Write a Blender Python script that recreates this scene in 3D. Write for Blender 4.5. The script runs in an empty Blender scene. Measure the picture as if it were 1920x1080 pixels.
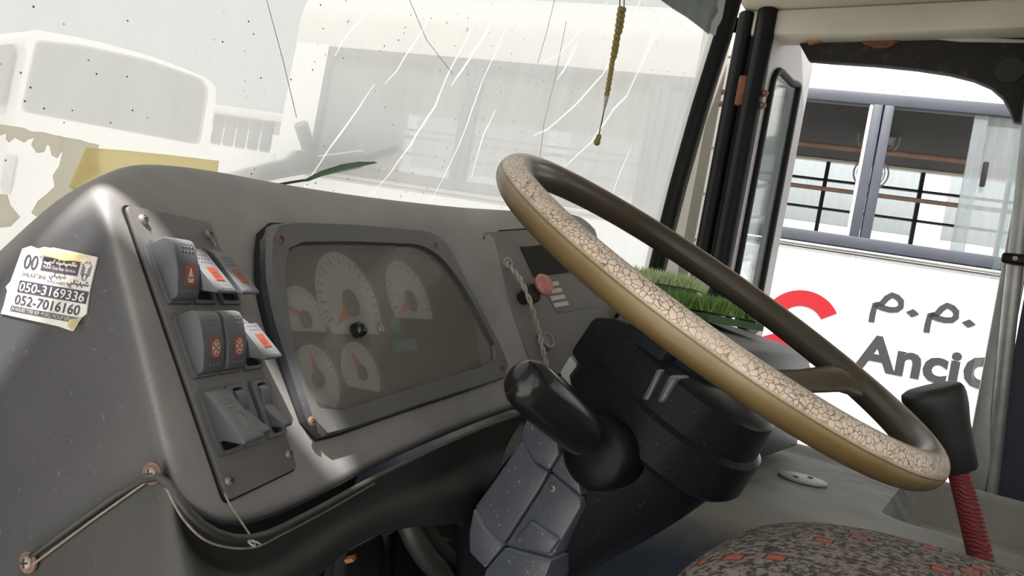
import bpy, bmesh, math, random
from mathutils import Vector as V, Matrix
from math import sin, cos, pi, radians, sqrt, atan2
random.seed(7)
sc = bpy.context.scene
COL = sc.collection

# ------------------------------------------------------------------ camera, sky, sun
F = 1400.0                                   # focal length in pixels of a 1920 wide frame
PSI, ROLL = radians(57), radians(10.6)       # heading right of straight ahead, roll
CAM = V((0, 0, .85))
FW = V((sin(PSI), cos(PSI), 0)); HR = V((cos(PSI), -sin(PSI), 0)); ZZ = V((0, 0, 1))
UP = cos(ROLL)*ZZ - sin(ROLL)*HR; RT = cos(ROLL)*HR + sin(ROLL)*ZZ
cd = bpy.data.cameras.new('camera'); cam = bpy.data.objects.new('camera', cd); COL.objects.link(cam)
cd.sensor_width = 36; cd.lens = 36*F/1920; cd.clip_start = .01
cam.matrix_world = Matrix(((RT.x, UP.x, -FW.x, CAM.x), (RT.y, UP.y, -FW.y, CAM.y), (RT.z, UP.z, -FW.z, CAM.z), (0, 0, 0, 1)))
sc.camera = cam
w = bpy.data.worlds.new('hazy_sky'); sc.world = w; w.use_nodes = True
w.node_tree.nodes['Background'].inputs[0].default_value = (.93, .955, .97, 1)
w.node_tree.nodes['Background'].inputs[1].default_value = 1.15
SUN = V((-.48, -.105, .87)).normalized()
sl = bpy.data.lights.new('sun', 'SUN'); sl.energy = 8; sl.angle = radians(1.2); sl.color = (1, .965, .92)
so = bpy.data.objects.new('sun', sl); COL.objects.link(so); so.rotation_euler = SUN.to_track_quat('Z', 'Y').to_euler(); so.location = (-3, 1, 6)
sc.view_settings.view_transform = 'Standard'; sc.view_settings.look = 'None'; sc.view_settings.gamma = 1
sc.view_settings.use_curve_mapping = False
sc.view_settings.exposure = 0.5

# ------------------------------------------------------------------ geometry helpers
def ray(x, y): return FW + (x-960)/F*RT - (y-540)/F*UP
def P(x, y, d): return CAM + d*ray(x, y)
class Frame:                                  # a tilted plane standing in the cab: t to the right, u up the slope, n towards the driver
    def __init__(s, o, az=None, tau=0, t=None, u=None):
        s.o = V(o)
        if t is None:
            a = radians(az); tt = radians(tau); s.t = V((sin(a), cos(a), 0)); fw = V((-cos(a), sin(a), 0))
            s.u = sin(tt)*fw + cos(tt)*ZZ
        else:
            s.t = V(t).normalized(); s.u = (V(u) - V(u).dot(s.t)*s.t).normalized()
        s.n = s.t.cross(s.u).normalized()
        if s.n.dot(CAM - s.o) < 0 and t is not None: s.n = -s.n
        if t is None: s.n = -cos(tt)*fw + sin(tt)*ZZ
    def hit(s, x, y, h=0):
        d = ray(x, y); k = (s.o + h*s.n - CAM).dot(s.n)/d.dot(s.n); return CAM + k*d
    def loc(s, x, y, h=0):
        q = s.hit(x, y, h) - s.o; return (q.dot(s.t), q.dot(s.u))
    def pt(s, a, b, h=0): return s.o + a*s.t + b*s.u + h*s.n
    def mat(s, a, b, h=0, rot=0):
        o = s.pt(a, b, h); t = cos(rot)*s.t + sin(rot)*s.u; u = -sin(rot)*s.t + cos(rot)*s.u
        return Matrix(((t.x, u.x, s.n.x, o.x), (t.y, u.y, s.n.y, o.y), (t.z, u.z, s.n.z, o.z), (0, 0, 0, 1)))

class M:                                      # collects geometry, then becomes one mesh object
    def __init__(s): s.v = []; s.f = []; s.a = None
    def add(s, vs, fs):
        k = len(s.v); s.v += [V(p) for p in vs]; s.f += [tuple(i+k for i in q) for q in fs]; return s
    def grid(s, rows, cu=False, cv=False):
        n, m = len(rows), len(rows[0]); fs = []
        for i in range(n if cv else n-1):
            for j in range(m if cu else m-1):
                fs.append((i*m+j, i*m+(j+1) % m, ((i+1) % n)*m+(j+1) % m, ((i+1) % n)*m+j))
        return s.add([p for r in rows for p in r], fs)
    def loft(s, rings, cap=True):
        k = len(s.v); m = len(rings[0]); s.grid(rings, cu=True)
        if cap:
            s.f.append(tuple(range(k, k+m))[::-1]); e = k+(len(rings)-1)*m; s.f.append(tuple(range(e, e+m)))
        return s
    def prism(s, pts, vec):                   # planar polygon given thickness vec
        pts = [V(p) for p in pts]; m = len(pts); q = [p+V(vec) for p in pts]
        s.add(pts+q, [tuple(range(m))[::-1], tuple(range(m, 2*m))] + [(i, (i+1) % m, m+(i+1) % m, m+i) for i in range(m)]); return s
    def box(s, o, a, b, c):                   # box from corner o with edge vectors
        o, a, b, c = V(o), V(a), V(b), V(c); return s.prism([o, o+a, o+a+b, o+b], c)
    def tube(s, path, rad, seg=10, closed=False, cap=True):
        path = [V(p) for p in path]; n = len(path); R = rad if isinstance(rad, (list, tuple)) else [rad]*n
        rings = []; prev = None
        for i, p in enumerate(path):
            a = path[(i-1) % n] if closed or i > 0 else p; b = path[(i+1) % n] if closed or i < n-1 else p
            d = (b-a).normalized()
            if prev is None:
                e = d.cross(V((.31, .2, .93)));  e = e if e.length > .1 else d.cross(V((1, 0, 0)))
            else: e = prev - prev.dot(d)*d
            e.normalize(); prev = e; g = d.cross(e)
            rings.append([p + R[i]*(cos(2*pi*k/seg)*e + sin(2*pi*k/seg)*g) for k in range(seg)])
        if closed: s.grid(rings, cu=True, cv=True)
        else: s.loft(rings, cap)
        return s
    def revolve(s, o, ax, prof, seg=20, e=None):   # prof: (height along ax, radius)
        o = V(o); ax = V(ax).normalized(); e = e or ax.cross(V((.31, .2, .93))); e = (e - e.dot(ax)*ax).normalized(); g = ax.cross(e)
        return s.loft([[o + h*ax + max(r, 1e-5)*(cos(2*pi*k/seg)*e + sin(2*pi*k/seg)*g) for k in range(seg)] for h, r in prof])
    def ribbon(s, fr, path, wd, h=0):
        L = []; Rr = []; n = len(path); W = wd if isinstance(wd, (list, tuple)) else [wd]*n
        for i, p in enumerate(path):
            a = path[max(i-1, 0)]; b = path[min(i+1, n-1)]; dx, dy = b[0]-a[0], b[1]-a[1]; l = math.hypot(dx, dy) or 1
            nx, ny = -dy/l*W[i]/2, dx/l*W[i]/2
            L.append(fr.pt(p[0]+nx, p[1]+ny, h)); Rr.append(fr.pt(p[0]-nx, p[1]-ny, h))
        return s.grid([L, Rr])
    def ring(s, fr, outer, inner, h0, h1, hin=None, N=72):
        cx = sum(p[0] for p in inner)/len(inner); cy = sum(p[1] for p in inner)/len(inner)
        O = byangle(outer, cx, cy, N); I = byangle(inner, cx, cy, N); hin = h0 if hin is None else hin
        b = .0035
        Ob = [(p[0]+(cx-p[0])*.018, p[1]+(cy-p[1])*.018) for p in O]; Ib = [(p[0]-(cx-p[0])*.014, p[1]-(cy-p[1])*.014) for p in I]
        rows = [[fr.pt(*p, h0) for p in O], [fr.pt(*p, h1-b) for p in O], [fr.pt(*p, h1) for p in Ob], [fr.pt(*p, h1) for p in Ib], [fr.pt(*p, h1-b) for p in I], [fr.pt(*p, hin) for p in I]]
        return s.grid(rows, cu=True)

def byangle(poly, cx, cy, N):
    out = []
    for k in range(N):
        a = 2*pi*k/N; dx, dy = cos(a), sin(a); best = None
        for i in range(len(poly)):
            x1, y1 = poly[i][0]-cx, poly[i][1]-cy; x2, y2 = poly[(i+1) % len(poly)][0]-cx, poly[(i+1) % len(poly)][1]-cy
            den = dx*(y2-y1) - dy*(x2-x1)
            if abs(den) < 1e-12: continue
            tt = (x1*(y2-y1) - y1*(x2-x1))/den; ss = (x1*dy - y1*dx)/den
            if tt > 0 and -1e-6 <= ss <= 1+1e-6 and (best is None or tt > best): best = tt
        best = best or 0
        out.append((cx+dx*best, cy+dy*best))
    return out
def smooth_path(p, n=6):
    out = []
    for i in range(len(p)-1):
        a, b, c, d = p[max(i-1, 0)], p[i], p[i+1], p[min(i+2, len(p)-1)]
        for k in range(n):
            t = k/n; out.append(.5*((2*b)+(c-a)*t+(2*a-5*b+4*c-d)*t*t+(3*b-a-3*c+d)*t**3))
    return out+[p[-1]]
def rpoly(pts, r, seg=5):                     # 2D polygon with rounded corners
    out = []; n = len(pts)
    for i in range(n):
        p = V(pts[i]).to_2d(); a = V(pts[i-1]).to_2d(); b = V(pts[(i+1) % n]).to_2d()
        rr = r[i] if isinstance(r, (list, tuple)) else r
        da, db = (a-p), (b-p); q = min(rr, da.length*.45, db.length*.45)
        s, e = p+da.normalized()*q, p+db.normalized()*q
        for k in range(seg+1):
            t = k/seg; out.append(tuple((1-t)**2*s + 2*t*(1-t)*p + t*t*e))
    return out
def V2(p): return V((p[0], p[1]))
def rect(a0, b0, a1, b1, r=0, seg=4):
    p = [(a0, b0), (a1, b0), (a1, b1), (a0, b1)]; return rpoly(p, r, seg) if r else p
def plate(fr, poly, h0, h1): return M().prism([fr.pt(*p, h0) for p in poly], (h1-h0)*fr.n)
def pix(fr, pts, h=0): return [fr.loc(x, y, h) for x, y in pts]
def lerp(a, b, t): return a+(b-a)*t
def sm(a, b, x): t = min(1, max(0, (x-a)/(b-a))); return t*t*(3-2*t)

def build(name, m, mat, parent=None, smooth=True, bevel=0, sub=0, seg=2, shared=None, ang=40):
    if isinstance(m, bpy.types.Mesh): me = m
    else:
        me = bpy.data.meshes.new(name)
        o0 = parent.get('_o') if parent else None
        if parent: org = V(ORG[parent.name])
        else:
            xs = [min(p[i] for p in m.v) for i in range(3)]; ys = [max(p[i] for p in m.v) for i in range(3)]
            org = V(((xs[0]+ys[0])/2, (xs[1]+ys[1])/2, xs[2]))
        me.from_pydata([tuple(p-org) for p in m.v], [], m.f); me.update()
        bm = bmesh.new(); bm.from_mesh(me); bmesh.ops.recalc_face_normals(bm, faces=bm.faces)
        if bevel: bmesh.ops.bevel(bm, geom=[e for e in bm.edges if len(e.link_faces) == 2 and e.calc_face_angle(0) > radians(35)], offset=bevel, segments=seg, affect='EDGES', clamp_overlap=True, profile=.5)
        bm.to_mesh(me); bm.free()
        if smooth:
            me.polygons.foreach_set('use_smooth', [True]*len(me.polygons))
            if not sub: me.set_sharp_from_angle(angle=radians(ang))
        me.materials.append(mat if not isinstance(mat, str) else MAT[mat])
    o = bpy.data.objects.new(name, me); COL.objects.link(o)
    if parent: o.parent = parent; ORG[o.name] = ORG[parent.name]
    else: o.location = org; ORG[o.name] = org
    if sub: s = o.modifiers.new('smooth', 'SUBSURF'); s.levels = sub; s.render_levels = sub
    return o
ORG = {}
def tag(o, label, cat, group=None, kind=None):
    o['label'] = label; o['category'] = cat
    if group: o['group'] = group
    if kind: o['kind'] = kind
    return o
def struct(name, m, mat, label, cat, **k):
    o = build(name, m, mat, **k); o['label'] = label; o['category'] = cat; o['kind'] = 'structure'; return o
def thing(name, label, cat, loc, group=None):
    o = bpy.data.objects.new(name, None); COL.objects.link(o); o.location = loc; o.empty_display_size = .05; ORG[o.name] = V(loc)
    return tag(o, label, cat, group)
def inst(name, me, mw, parent):               # a copy of shared mesh data placed by a world matrix
    o = bpy.data.objects.new(name, me); COL.objects.link(o); o.parent = parent
    o.matrix_local = Matrix.Translation(-V(ORG[parent.name])) @ mw; ORG[o.name] = ORG[parent.name]; return o
def text_mesh(s, bold=0.0):
    cu = bpy.data.curves.new('txt', 'FONT'); cu.body = s; cu.offset = bold; cu.resolution_u = 3
    ob = bpy.data.objects.new('txt', cu); me = bpy.data.meshes.new_from_object(ob)
    vs = [v.co.copy() for v in me.vertices]; fs = [tuple(p.vertices) for p in me.polygons]
    bpy.data.objects.remove(ob); bpy.data.curves.remove(cu); bpy.data.meshes.remove(me)
    return vs, fs
def text(m, fr, s, a0, b0, a1, b1, h, bold=0.0, shear=0):   # lettering fitted into a box on a plane
    vs, fs = text_mesh(s, bold)
    if not vs: return m
    x0 = min(v.x for v in vs); x1 = max(v.x for v in vs); y0 = min(v.y for v in vs); y1 = max(v.y for v in vs)
    m.add([fr.pt(a0+(v.x-x0)/(x1-x0)*(a1-a0), b0+(v.y-y0)/(y1-y0)*(b1-b0), h) for v in vs], fs); return m

# ------------------------------------------------------------------ procedural materials
MAT = {}
class N:
    def __init__(s, name):
        s.m = bpy.data.materials.new(name); s.m.use_nodes = True; s.t = s.m.node_tree; s.n = s.t.nodes; s.l = s.t.links
        s.b = s.n['Principled BSDF']; MAT[name] = s.m
    def new(s, ty, **k):
        x = s.n.new(ty)
        for a, b in k.items(): setattr(x, a, b)
        return x
    def co(s): return s.new('ShaderNodeTexCoord').outputs['Object']
    def noise(s, scale, detail=4, rough=.55, vec=None, out=0):
        x = s.new('ShaderNodeTexNoise'); x.inputs['Scale'].default_value = scale; x.inputs['Detail'].default_value = detail; x.inputs['Roughness'].default_value = rough
        s.l.new(vec or s.co(), x.inputs['Vector']); return x.outputs[out]
    def ramp(s, fac, stops, interp='LINEAR'):
        x = s.new('ShaderNodeValToRGB'); x.color_ramp.interpolation = interp; e = x.color_ramp.elements
        while len(e) < len(stops): e.new(.5)
        for i, (p, c) in enumerate(stops):
            e[i].position = p; e[i].color = (c, c, c, 1) if isinstance(c, (int, float)) else (*c, 1)
        s.l.new(fac, x.inputs[0]); return x.outputs[0]
    def mix(s, fac, a, b, mode='MIX'):
        x = s.new('ShaderNodeMix', data_type='RGBA', blend_type=mode)
        for k, v in ((0, fac), (6, a), (7, b)):
            if isinstance(v, (int, float)): x.inputs[k].default_value = v
            elif isinstance(v, tuple): x.inputs[k].default_value = (*v, 1)
            else: s.l.new(v, x.inputs[k])
        return x.outputs[2]
    def math(s, op, a, b=0.0):
        x = s.new('ShaderNodeMath', operation=op)
        for k, v in ((0, a), (1, b)):
            if isinstance(v, (int, float)): x.inputs[k].default_value = v
            else: s.l.new(v, x.inputs[k])
        return x.outputs[0]
    def bump(s, hgt, st, dist=.002):
        x = s.new('ShaderNodeBump'); x.inputs['Strength'].default_value = st; x.inputs['Distance'].default_value = dist
        s.l.new(hgt, x.inputs['Height']); s.l.new(x.outputs[0], s.b.inputs['Normal'])
    def set(s, **k):
        for a, v in k.items():
            i = s.b.inputs[a.replace('_', ' ')]
            if isinstance(v, (int, float)): i.default_value = v
            elif isinstance(v, tuple): i.default_value = (*v, 1)
            else: s.l.new(v, i)
        return s
def plain(name, col, rough=.5, var=.15, scale=25, metal=0, bump=0, spec=None):
    n = N(name); c2 = tuple(max(0, c*(1-var)) for c in col)
    n.set(Base_Color=n.mix(n.ramp(n.noise(scale), [(.3, 0), (.7, 1)]), c2, col), Roughness=rough, Metallic=metal)
    if spec is not None: n.b.inputs['Specular IOR Level'].default_value = spec
    if bump: n.bump(n.noise(scale*14), bump, .001)
    return n
def dusty(name, dark, dust, lo=.1, hi=.55, base=.15, rough=(.35, .8), scale=9, speck=.5):
    """plastic with settled dust: more where the surface faces up, broken by noise, with wipe marks and specks"""
    n = N(name); g = n.new('ShaderNodeNewGeometry'); sx = n.new('ShaderNodeSeparateXYZ'); n.l.new(g.outputs['Normal'], sx.inputs[0])
    up = n.new('ShaderNodeMapRange'); up.interpolation_type = 'SMOOTHSTEP'; up.inputs[1].default_value = lo; up.inputs[2].default_value = hi; up.inputs[3].default_value = base; up.inputs[4].default_value = 1
    n.l.new(sx.outputs[2], up.inputs[0])
    a = n.ramp(n.noise(scale, 6, .6), [(.25, .62), (.7, 1)])
    fac = n.math('MULTIPLY', up.outputs[0], a)
    sp = n.ramp(n.noise(260, 2, .5), [(.66, 0), (.76, 1)])
    fac = n.math('MINIMUM', n.math('ADD', fac, n.math('MULTIPLY', sp, speck*.35)), 1.0)
    n.set(Base_Color=n.mix(fac, dark, dust), Roughness=n.ramp(fac, [(0, rough[0]), (1, rough[1])]))
    n.bump(n.noise(420, 2, .5), .12, .0006)
    return n
dusty('dash_plastic', (.026, .027, .034), (.32, .306, .298), base=.13, rough=(.34, .7))
dusty('panel_plastic', (.04, .041, .044), (.20, .19, .18), lo=0, base=.3, rough=(.4, .7))
dusty('switch_plastic', (.036, .041, .05), (.22, .22, .23), lo=.3, hi=.8, base=.25, rough=(.38, .65), speck=.3)
dusty('bezel_plastic', (.025, .029, .036), (.17, .165, .16), lo=.2, hi=.65, base=.2, rough=(.4, .7), speck=1.2)
dusty('vinyl', (.018, .019, .018), (.10, .096, .085), lo=.1, hi=.8, base=.08, rough=(.42, .7), speck=.7)
dusty('lit_shell_plastic', (.022, .028, .042), (.27, .29, .32), lo=.4, hi=1, base=.24, rough=(.24, .6), speck=2.2)  # pale bluish tone painted in for sunlight on the column's side shells
dusty('column_plastic', (.009, .010, .013), (.085, .085, .085), lo=.95, hi=1, base=.04, rough=(.3, .6), speck=1.5).b.inputs['Specular IOR Level'].default_value = .06
plain('gloss_black', (.010, .010, .011), .22, .2)
plain('matte_black', (.012, .012, .013), .55, .3)
plain('rubber', (.006, .0065, .007), .42, .3, 12, spec=.18)
plain('gap_black', (.004, .004, .005), .8, .1)
plain('knob_black', (.016, .015, .016), .48, .4, 60, bump=.2)
plain('cream_paint', (.47, .45, .39), .45, .14, 5)
plain('white_paint', (.80, .79, .77), .4, .05, 2)
plain('lower_white', (.72, .73, .745), .4, .03, 2)
plain('roof_white', (.70, .675, .63), .6, .1, 6)
plain('alu_frame', (.055, .062, .082), .5, .2, 8)
plain('leaf_grey', (.36, .35, .36), .4, .08, 8)
plain('chrome', (.6, .6, .6), .25, .1, metal=1)
plain('grey_metal', (.33, .33, .33), .4, .25, 20, metal=.6)
plain('rust', (.16, .06, .025), .85, .5, 60)
plain('rust_orange', (.42, .17, .07), .8, .4, 40)
plain('screw_metal', (.36, .31, .27), .45, .4, 200, metal=.5)
plain('screw_rust', (.20, .105, .07), .7, .4, 200)
plain('cross_dark', (.03, .02, .02), .7)
plain('orange_mark', (.30, .062, .03), .5, .25, 200)
plain('pale_mark', (.55, .47, .42), .6, .1)
plain('red_button', (.55, .20, .19), .5, .25, 120)
plain('stitch', (.24, .225, .195), .8, .4, 150)
plain('cable_white', (.42, .40, .34), .7, .4, 150)
plain('dark_grey_ink', (.028, .027, .028), .6, .05)
plain('red_ink', (.30, .002, .008), .5, .05)
plain('pale_ink', (.62, .63, .64), .6, .05)
plain('ink', (.06, .055, .08), .6, .2, 300)
plain('bead', (.25, .20, .05), .35, .35, 300)
plain('thread', (.07, .05, .03), .8, .3)
plain('copper_rail', (.36, .22, .16), .5, .3, 30)
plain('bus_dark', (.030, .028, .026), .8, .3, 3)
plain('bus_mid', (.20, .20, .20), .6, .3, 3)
plain('sand', (.56, .52, .46), .9, .15, .8)
plain('floor_mat', (.05, .05, .055), .7, .3, 8)
plain('far_white', (.80, .79, .76), .5, .06, 1.5)
plain('far_cream', (.74, .71, .65), .5, .08, 1.5)
plain('far_grey', (.42, .42, .42), .5, .15, 1)
plain('far_dark', (.10, .105, .11), .4, .25, 1.5)
plain('far_room', (.22, .22, .22), .7, .4, .9)
plain('blue_film', (.10, .30, .50), .35, .15)
plain('navy', (.012, .017, .032), .6, .2)
plain('wiper_dust', (.88, .84, .76), .8, .25, 40)
plain('leaf_green', (.06, .15, .05), .45, .3, 40)
plain('gauge_face', (.50, .54, .56), .6, .08, 100)
plain('gauge_board', (.10, .092, .085), .7, .15, 60)
plain('gauge_ink', (.16, .16, .16), .7)
plain('needle', (.55, .14, .07), .6, .1)
plain('teal', (.10, .26, .27), .6)
plain('green_mark', (.12, .28, .20), .6)
plain('grey_box', (.34, .36, .35), .5, .15, 30)
plain('disc_grey', (.40, .41, .38), .5, .15, 40)
plain('display', (.008, .008, .009), .2)

# ---- special materials
def pane_mat(name, tint, dust, f0, f1, gloss=.06, streak=(7, 7, 1.2), specks=True, spec_scale=78):
    n = N(name); n.n.remove(n.b); out = n.n['Material Output']
    tr = n.new('ShaderNodeBsdfTransparent'); tr.inputs[0].default_value = (*tint, 1)
    mp = n.new('ShaderNodeMapping'); mp.inputs['Scale'].default_value = streak; n.l.new(n.co(), mp.inputs[0])
    fac = n.math('MULTIPLY', n.ramp(n.noise(3, 6, .65, mp.outputs[0]), [(.3, 0), (.72, 1)]), f1-f0); fac = n.math('ADD', fac, f0)
    col = dust
    df = n.new('ShaderNodeBsdfDiffuse'); tl = n.new('ShaderNodeBsdfTranslucent'); df.inputs[0].default_value = tl.inputs[0].default_value = (*dust, 1)
    dm = n.new('ShaderNodeMixShader'); dm.inputs[0].default_value = .65; n.l.new(df.outputs[0], dm.inputs[1]); n.l.new(tl.outputs[0], dm.inputs[2])
    if specks:
        vo = n.new('ShaderNodeTexVoronoi'); vo.inputs['Scale'].default_value = spec_scale; n.l.new(n.co(), vo.inputs['Vector'])
        dots = n.math('MULTIPLY', n.ramp(vo.outputs['Distance'], [(.06, 1), (.115, 0)]), n.ramp(n.noise(9, 2), [(.40, 0), (.52, 1)]))
        dk = n.new('ShaderNodeBsdfDiffuse'); dk.inputs[0].default_value = (.10, .08, .06, 1)
        m0 = n.new('ShaderNodeMixShader'); n.l.new(dots, m0.inputs[0]); n.l.new(dm.outputs[0], m0.inputs[1]); n.l.new(dk.outputs[0], m0.inputs[2]); dm = m0
        fac = n.math('MINIMUM', n.math('ADD', fac, n.math('MULTIPLY', dots, .75)), 1)
    m1 = n.new('ShaderNodeMixShader'); n.l.new(fac, m1.inputs[0]); n.l.new(tr.outputs[0], m1.inputs[1]); n.l.new(dm.outputs[0], m1.inputs[2])
    gl = n.new('ShaderNodeBsdfGlossy'); gl.inputs['Roughness'].default_value = .03; fr = n.new('ShaderNodeFresnel'); fr.inputs[0].default_value = 1.4
    m2 = n.new('ShaderNodeMixShader'); n.l.new(n.math('MULTIPLY', fr.outputs[0], gloss*10), m2.inputs[0]); n.l.new(m1.outputs[0], m2.inputs[1]); n.l.new(gl.outputs[0], m2.inputs[2])
    n.l.new(m2.outputs[0], out.inputs[0]); return n
pane_mat('dusty_windshield', (.35, .36, .358), (.70, .71, .705), .57, .645, .004)
pane_mat('clear_pane', (.90, .94, .94), (.8, .8, .78), .04, .10, .08, specks=False)
pane_mat('hazy_pane', (.86, .90, .91), (.80, .83, .84), .25, .38, .08, specks=False)
pane_mat('far_pane', (.55, .60, .60), (.62, .64, .63), .30, .55, .08, specks=False)
pane_mat('cluster_lens', (.90, .90, .89), (.62, .58, .53), .30, .38, .002, (1, 1, 1), specks=False)
pane_mat('tinted_film', (.30, .33, .33), (.45, .48, .48), .30, .55, .05, specks=False)
n = N('crack_white'); n.n.remove(n.b)
df = n.new('ShaderNodeBsdfTranslucent'); df.inputs[0].default_value = (.95, .95, .95, 1); tr = n.new('ShaderNodeBsdfTransparent'); mm = n.new('ShaderNodeMixShader'); mm.inputs[0].default_value = .8
n.l.new(tr.outputs[0], mm.inputs[1]); n.l.new(df.outputs[0], mm.inputs[2]); n.l.new(mm.outputs[0], n.n['Material Output'].inputs[0])
for nm, c, c2 in (('torn_paper', (.90, .88, .81), (.78, .76, .70)), ('yellow_paper', (.97, .91, .68), (.90, .80, .50)), ('paper_white', (.62, .61, .585), (.50, .48, .44))):
    n = N(nm); n.set(Base_Color=n.mix(n.ramp(n.noise(28, 6, .65), [(.35, 0), (.65, 1)]), c2, c), Roughness=.85)
    if nm != 'paper_white':
        n.b.inputs['Transmission Weight'].default_value = 0
        tl = n.new('ShaderNodeBsdfTranslucent'); tl.inputs[0].default_value = (*c, 1); mx = n.new('ShaderNodeMixShader'); mx.inputs[0].default_value = .75
        n.l.new(n.b.outputs[0], mx.inputs[1]); n.l.new(tl.outputs[0], mx.inputs[2]); n.l.new(mx.outputs[0], n.n['Material Output'].inputs[0])
    n.bump(n.noise(60, 5), .4, .001)
# steering wheel cover: pale crazed skin on top, yellowed outside, dark brown inside of the rim
n = N('rim_leather'); at = n.new('ShaderNodeAttribute', attribute_name='around')
wob = n.math('ADD', at.outputs['Fac'], n.math('MULTIPLY', n.math('SUBTRACT', n.noise(18, 4), .5), .05))
band = n.ramp(wob, [(.0, (.055, .043, .028)), (.22, (.045, .034, .022)), (.30, (.10, .066, .042)), (.36, (.10, .066, .026)), (.48, (.165, .113, .042)), (.535, (.29, .215, .115)), (.575, (.70, .575, .465)), (.73, (.72, .605, .50)), (.78, (.20, .15, .10)), (.83, (.055, .043, .028))])
blot = n.ramp(n.noise(9, 5), [(.3, .72), (.7, 1.08)])
base = n.mix(1.0, band, blot, 'MULTIPLY')
wv = n.new('ShaderNodeVectorMath', operation='ADD'); sc_ = n.new('ShaderNodeVectorMath', operation='SCALE'); sc_.inputs['Scale'].default_value = .008
nz = n.new('ShaderNodeTexNoise'); nz.inputs['Scale'].default_value = 70; n.l.new(n.co(), nz.inputs['Vector'])
n.l.new(nz.outputs['Color'], sc_.inputs[0]); n.l.new(n.co(), wv.inputs[0]); n.l.new(sc_.outputs[0], wv.inputs[1])
vo = n.new('ShaderNodeTexVoronoi', feature='DISTANCE_TO_EDGE'); vo.inputs['Scale'].default_value = 210; n.l.new(wv.outputs[0], vo.inputs['Vector'])
zone = n.ramp(at.outputs["Fac"], [(.545, 0), (.575, 1), (.74, 1), (.79, 0)])
crk = n.math('MULTIPLY', n.ramp(vo.outputs['Distance'], [(.0, 1), (.075, 0)]), n.math('MULTIPLY', zone, n.ramp(n.noise(14, 3), [(.28, 0), (.42, 1)])))
seam = n.ramp(at.outputs["Fac"], [(.527, 0), (.532, 1), (.539, 1), (.544, 0)])
dk = n.math('MINIMUM', n.math('ADD', crk, n.math('MULTIPLY', seam, .8)), 1)
n.set(Base_Color=n.mix(dk, base, (.10, .065, .04)), Roughness=n.ramp(n.noise(11, 3), [(.35, .30), (.65, .52)]))
n.bump(n.math('SUBTRACT', n.math('MULTIPLY', n.noise(60, 4), .3), dk), .5, .0012)
# seat cloth
n = N('seat_cloth'); co = n.co()
a = n.ramp(n.noise(150, 6, .75), [(.46, 0), (.54, 1)]); c0 = n.mix(a, (.05, .048, .046), (.30, .25, .22))
vo = n.new('ShaderNodeTexVoronoi', distance='CHEBYCHEV'); vo.inputs['Scale'].default_value = 36; n.l.new(co, vo.inputs['Vector'])
sep = n.new('ShaderNodeSeparateColor'); n.l.new(vo.outputs['Color'], sep.inputs[0])
on = n.math('GREATER_THAN', sep.outputs[0], .45)
patch = n.math('MULTIPLY', n.ramp(vo.outputs['Distance'], [(.20, 1), (.23, 0)]), on); edge = n.math('MULTIPLY', n.ramp(vo.outputs['Distance'], [(.26, 1), (.29, 0)]), on)
c1 = n.mix(edge, c0, (.045, .03, .03)); c2 = n.mix(patch, c1, (.50, .11, .085))
n.set(Base_Color=c2, Roughness=.95); n.bump(n.noise(600, 2), .3, .001)
# engine cover: grey gel-coat with scuffs, darker, bluer and glossier towards the driver side
n = N('engine_cover_paint'); sc1 = n.ramp(n.noise(7, 6, .65), [(.3, 0), (.7, 1)]); c0 = n.mix(sc1, (.165, .163, .147), (.245, .238, .21))
st = n.new('ShaderNodeMapping'); st.inputs['Scale'].default_value = (30, 2, 30); st.inputs['Rotation'].default_value = (0, 0, .5); n.l.new(n.co(), st.inputs[0])
c1 = n.mix(n.ramp(n.noise(3, 4, .6, st.outputs[0]), [(.66, 0), (.74, .4)]), c0, (.20, .21, .22))
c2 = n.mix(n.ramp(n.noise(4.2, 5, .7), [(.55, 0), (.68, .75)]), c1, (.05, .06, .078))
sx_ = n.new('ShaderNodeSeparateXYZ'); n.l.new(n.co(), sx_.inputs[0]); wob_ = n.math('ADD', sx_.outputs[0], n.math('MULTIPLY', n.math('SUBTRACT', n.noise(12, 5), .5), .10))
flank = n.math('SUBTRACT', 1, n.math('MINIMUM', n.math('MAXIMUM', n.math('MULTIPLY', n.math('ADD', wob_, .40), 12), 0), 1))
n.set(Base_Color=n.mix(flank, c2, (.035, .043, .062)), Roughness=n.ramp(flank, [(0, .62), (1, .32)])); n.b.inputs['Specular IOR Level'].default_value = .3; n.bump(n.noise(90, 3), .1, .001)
n = N('red_tape'); wv = n.new('ShaderNodeTexWave'); wv.inputs['Scale'].default_value = 60; wv.inputs['Distortion'].default_value = 7; wv.bands_direction = 'Z'; n.l.new(n.co(), wv.inputs['Vector'])
n.set(Base_Color=n.mix(wv.outputs['Fac'], (.10, .008, .012), (.24, .018, .022)), Roughness=.5); n.bump(wv.outputs['Fac'], .5, .002)
n = N('turf_pale'); inf = n.noise(300, 2); n.set(Base_Color=n.mix(inf, (.40, .55, .25), (.75, .85, .52)), Roughness=.7)
n = N('turf'); inf = n.noise(300, 2); n.set(Base_Color=n.mix(inf, (.10, .24, .045), (.30, .46, .14)), Roughness=.7)
n = N('old_header'); n.set(Base_Color=n.mix(n.ramp(n.noise(30, 6, .7), [(.55, 0), (.75, 1)]), (.007, .006, .0055), (.045, .034, .027)), Roughness=.8)

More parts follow.
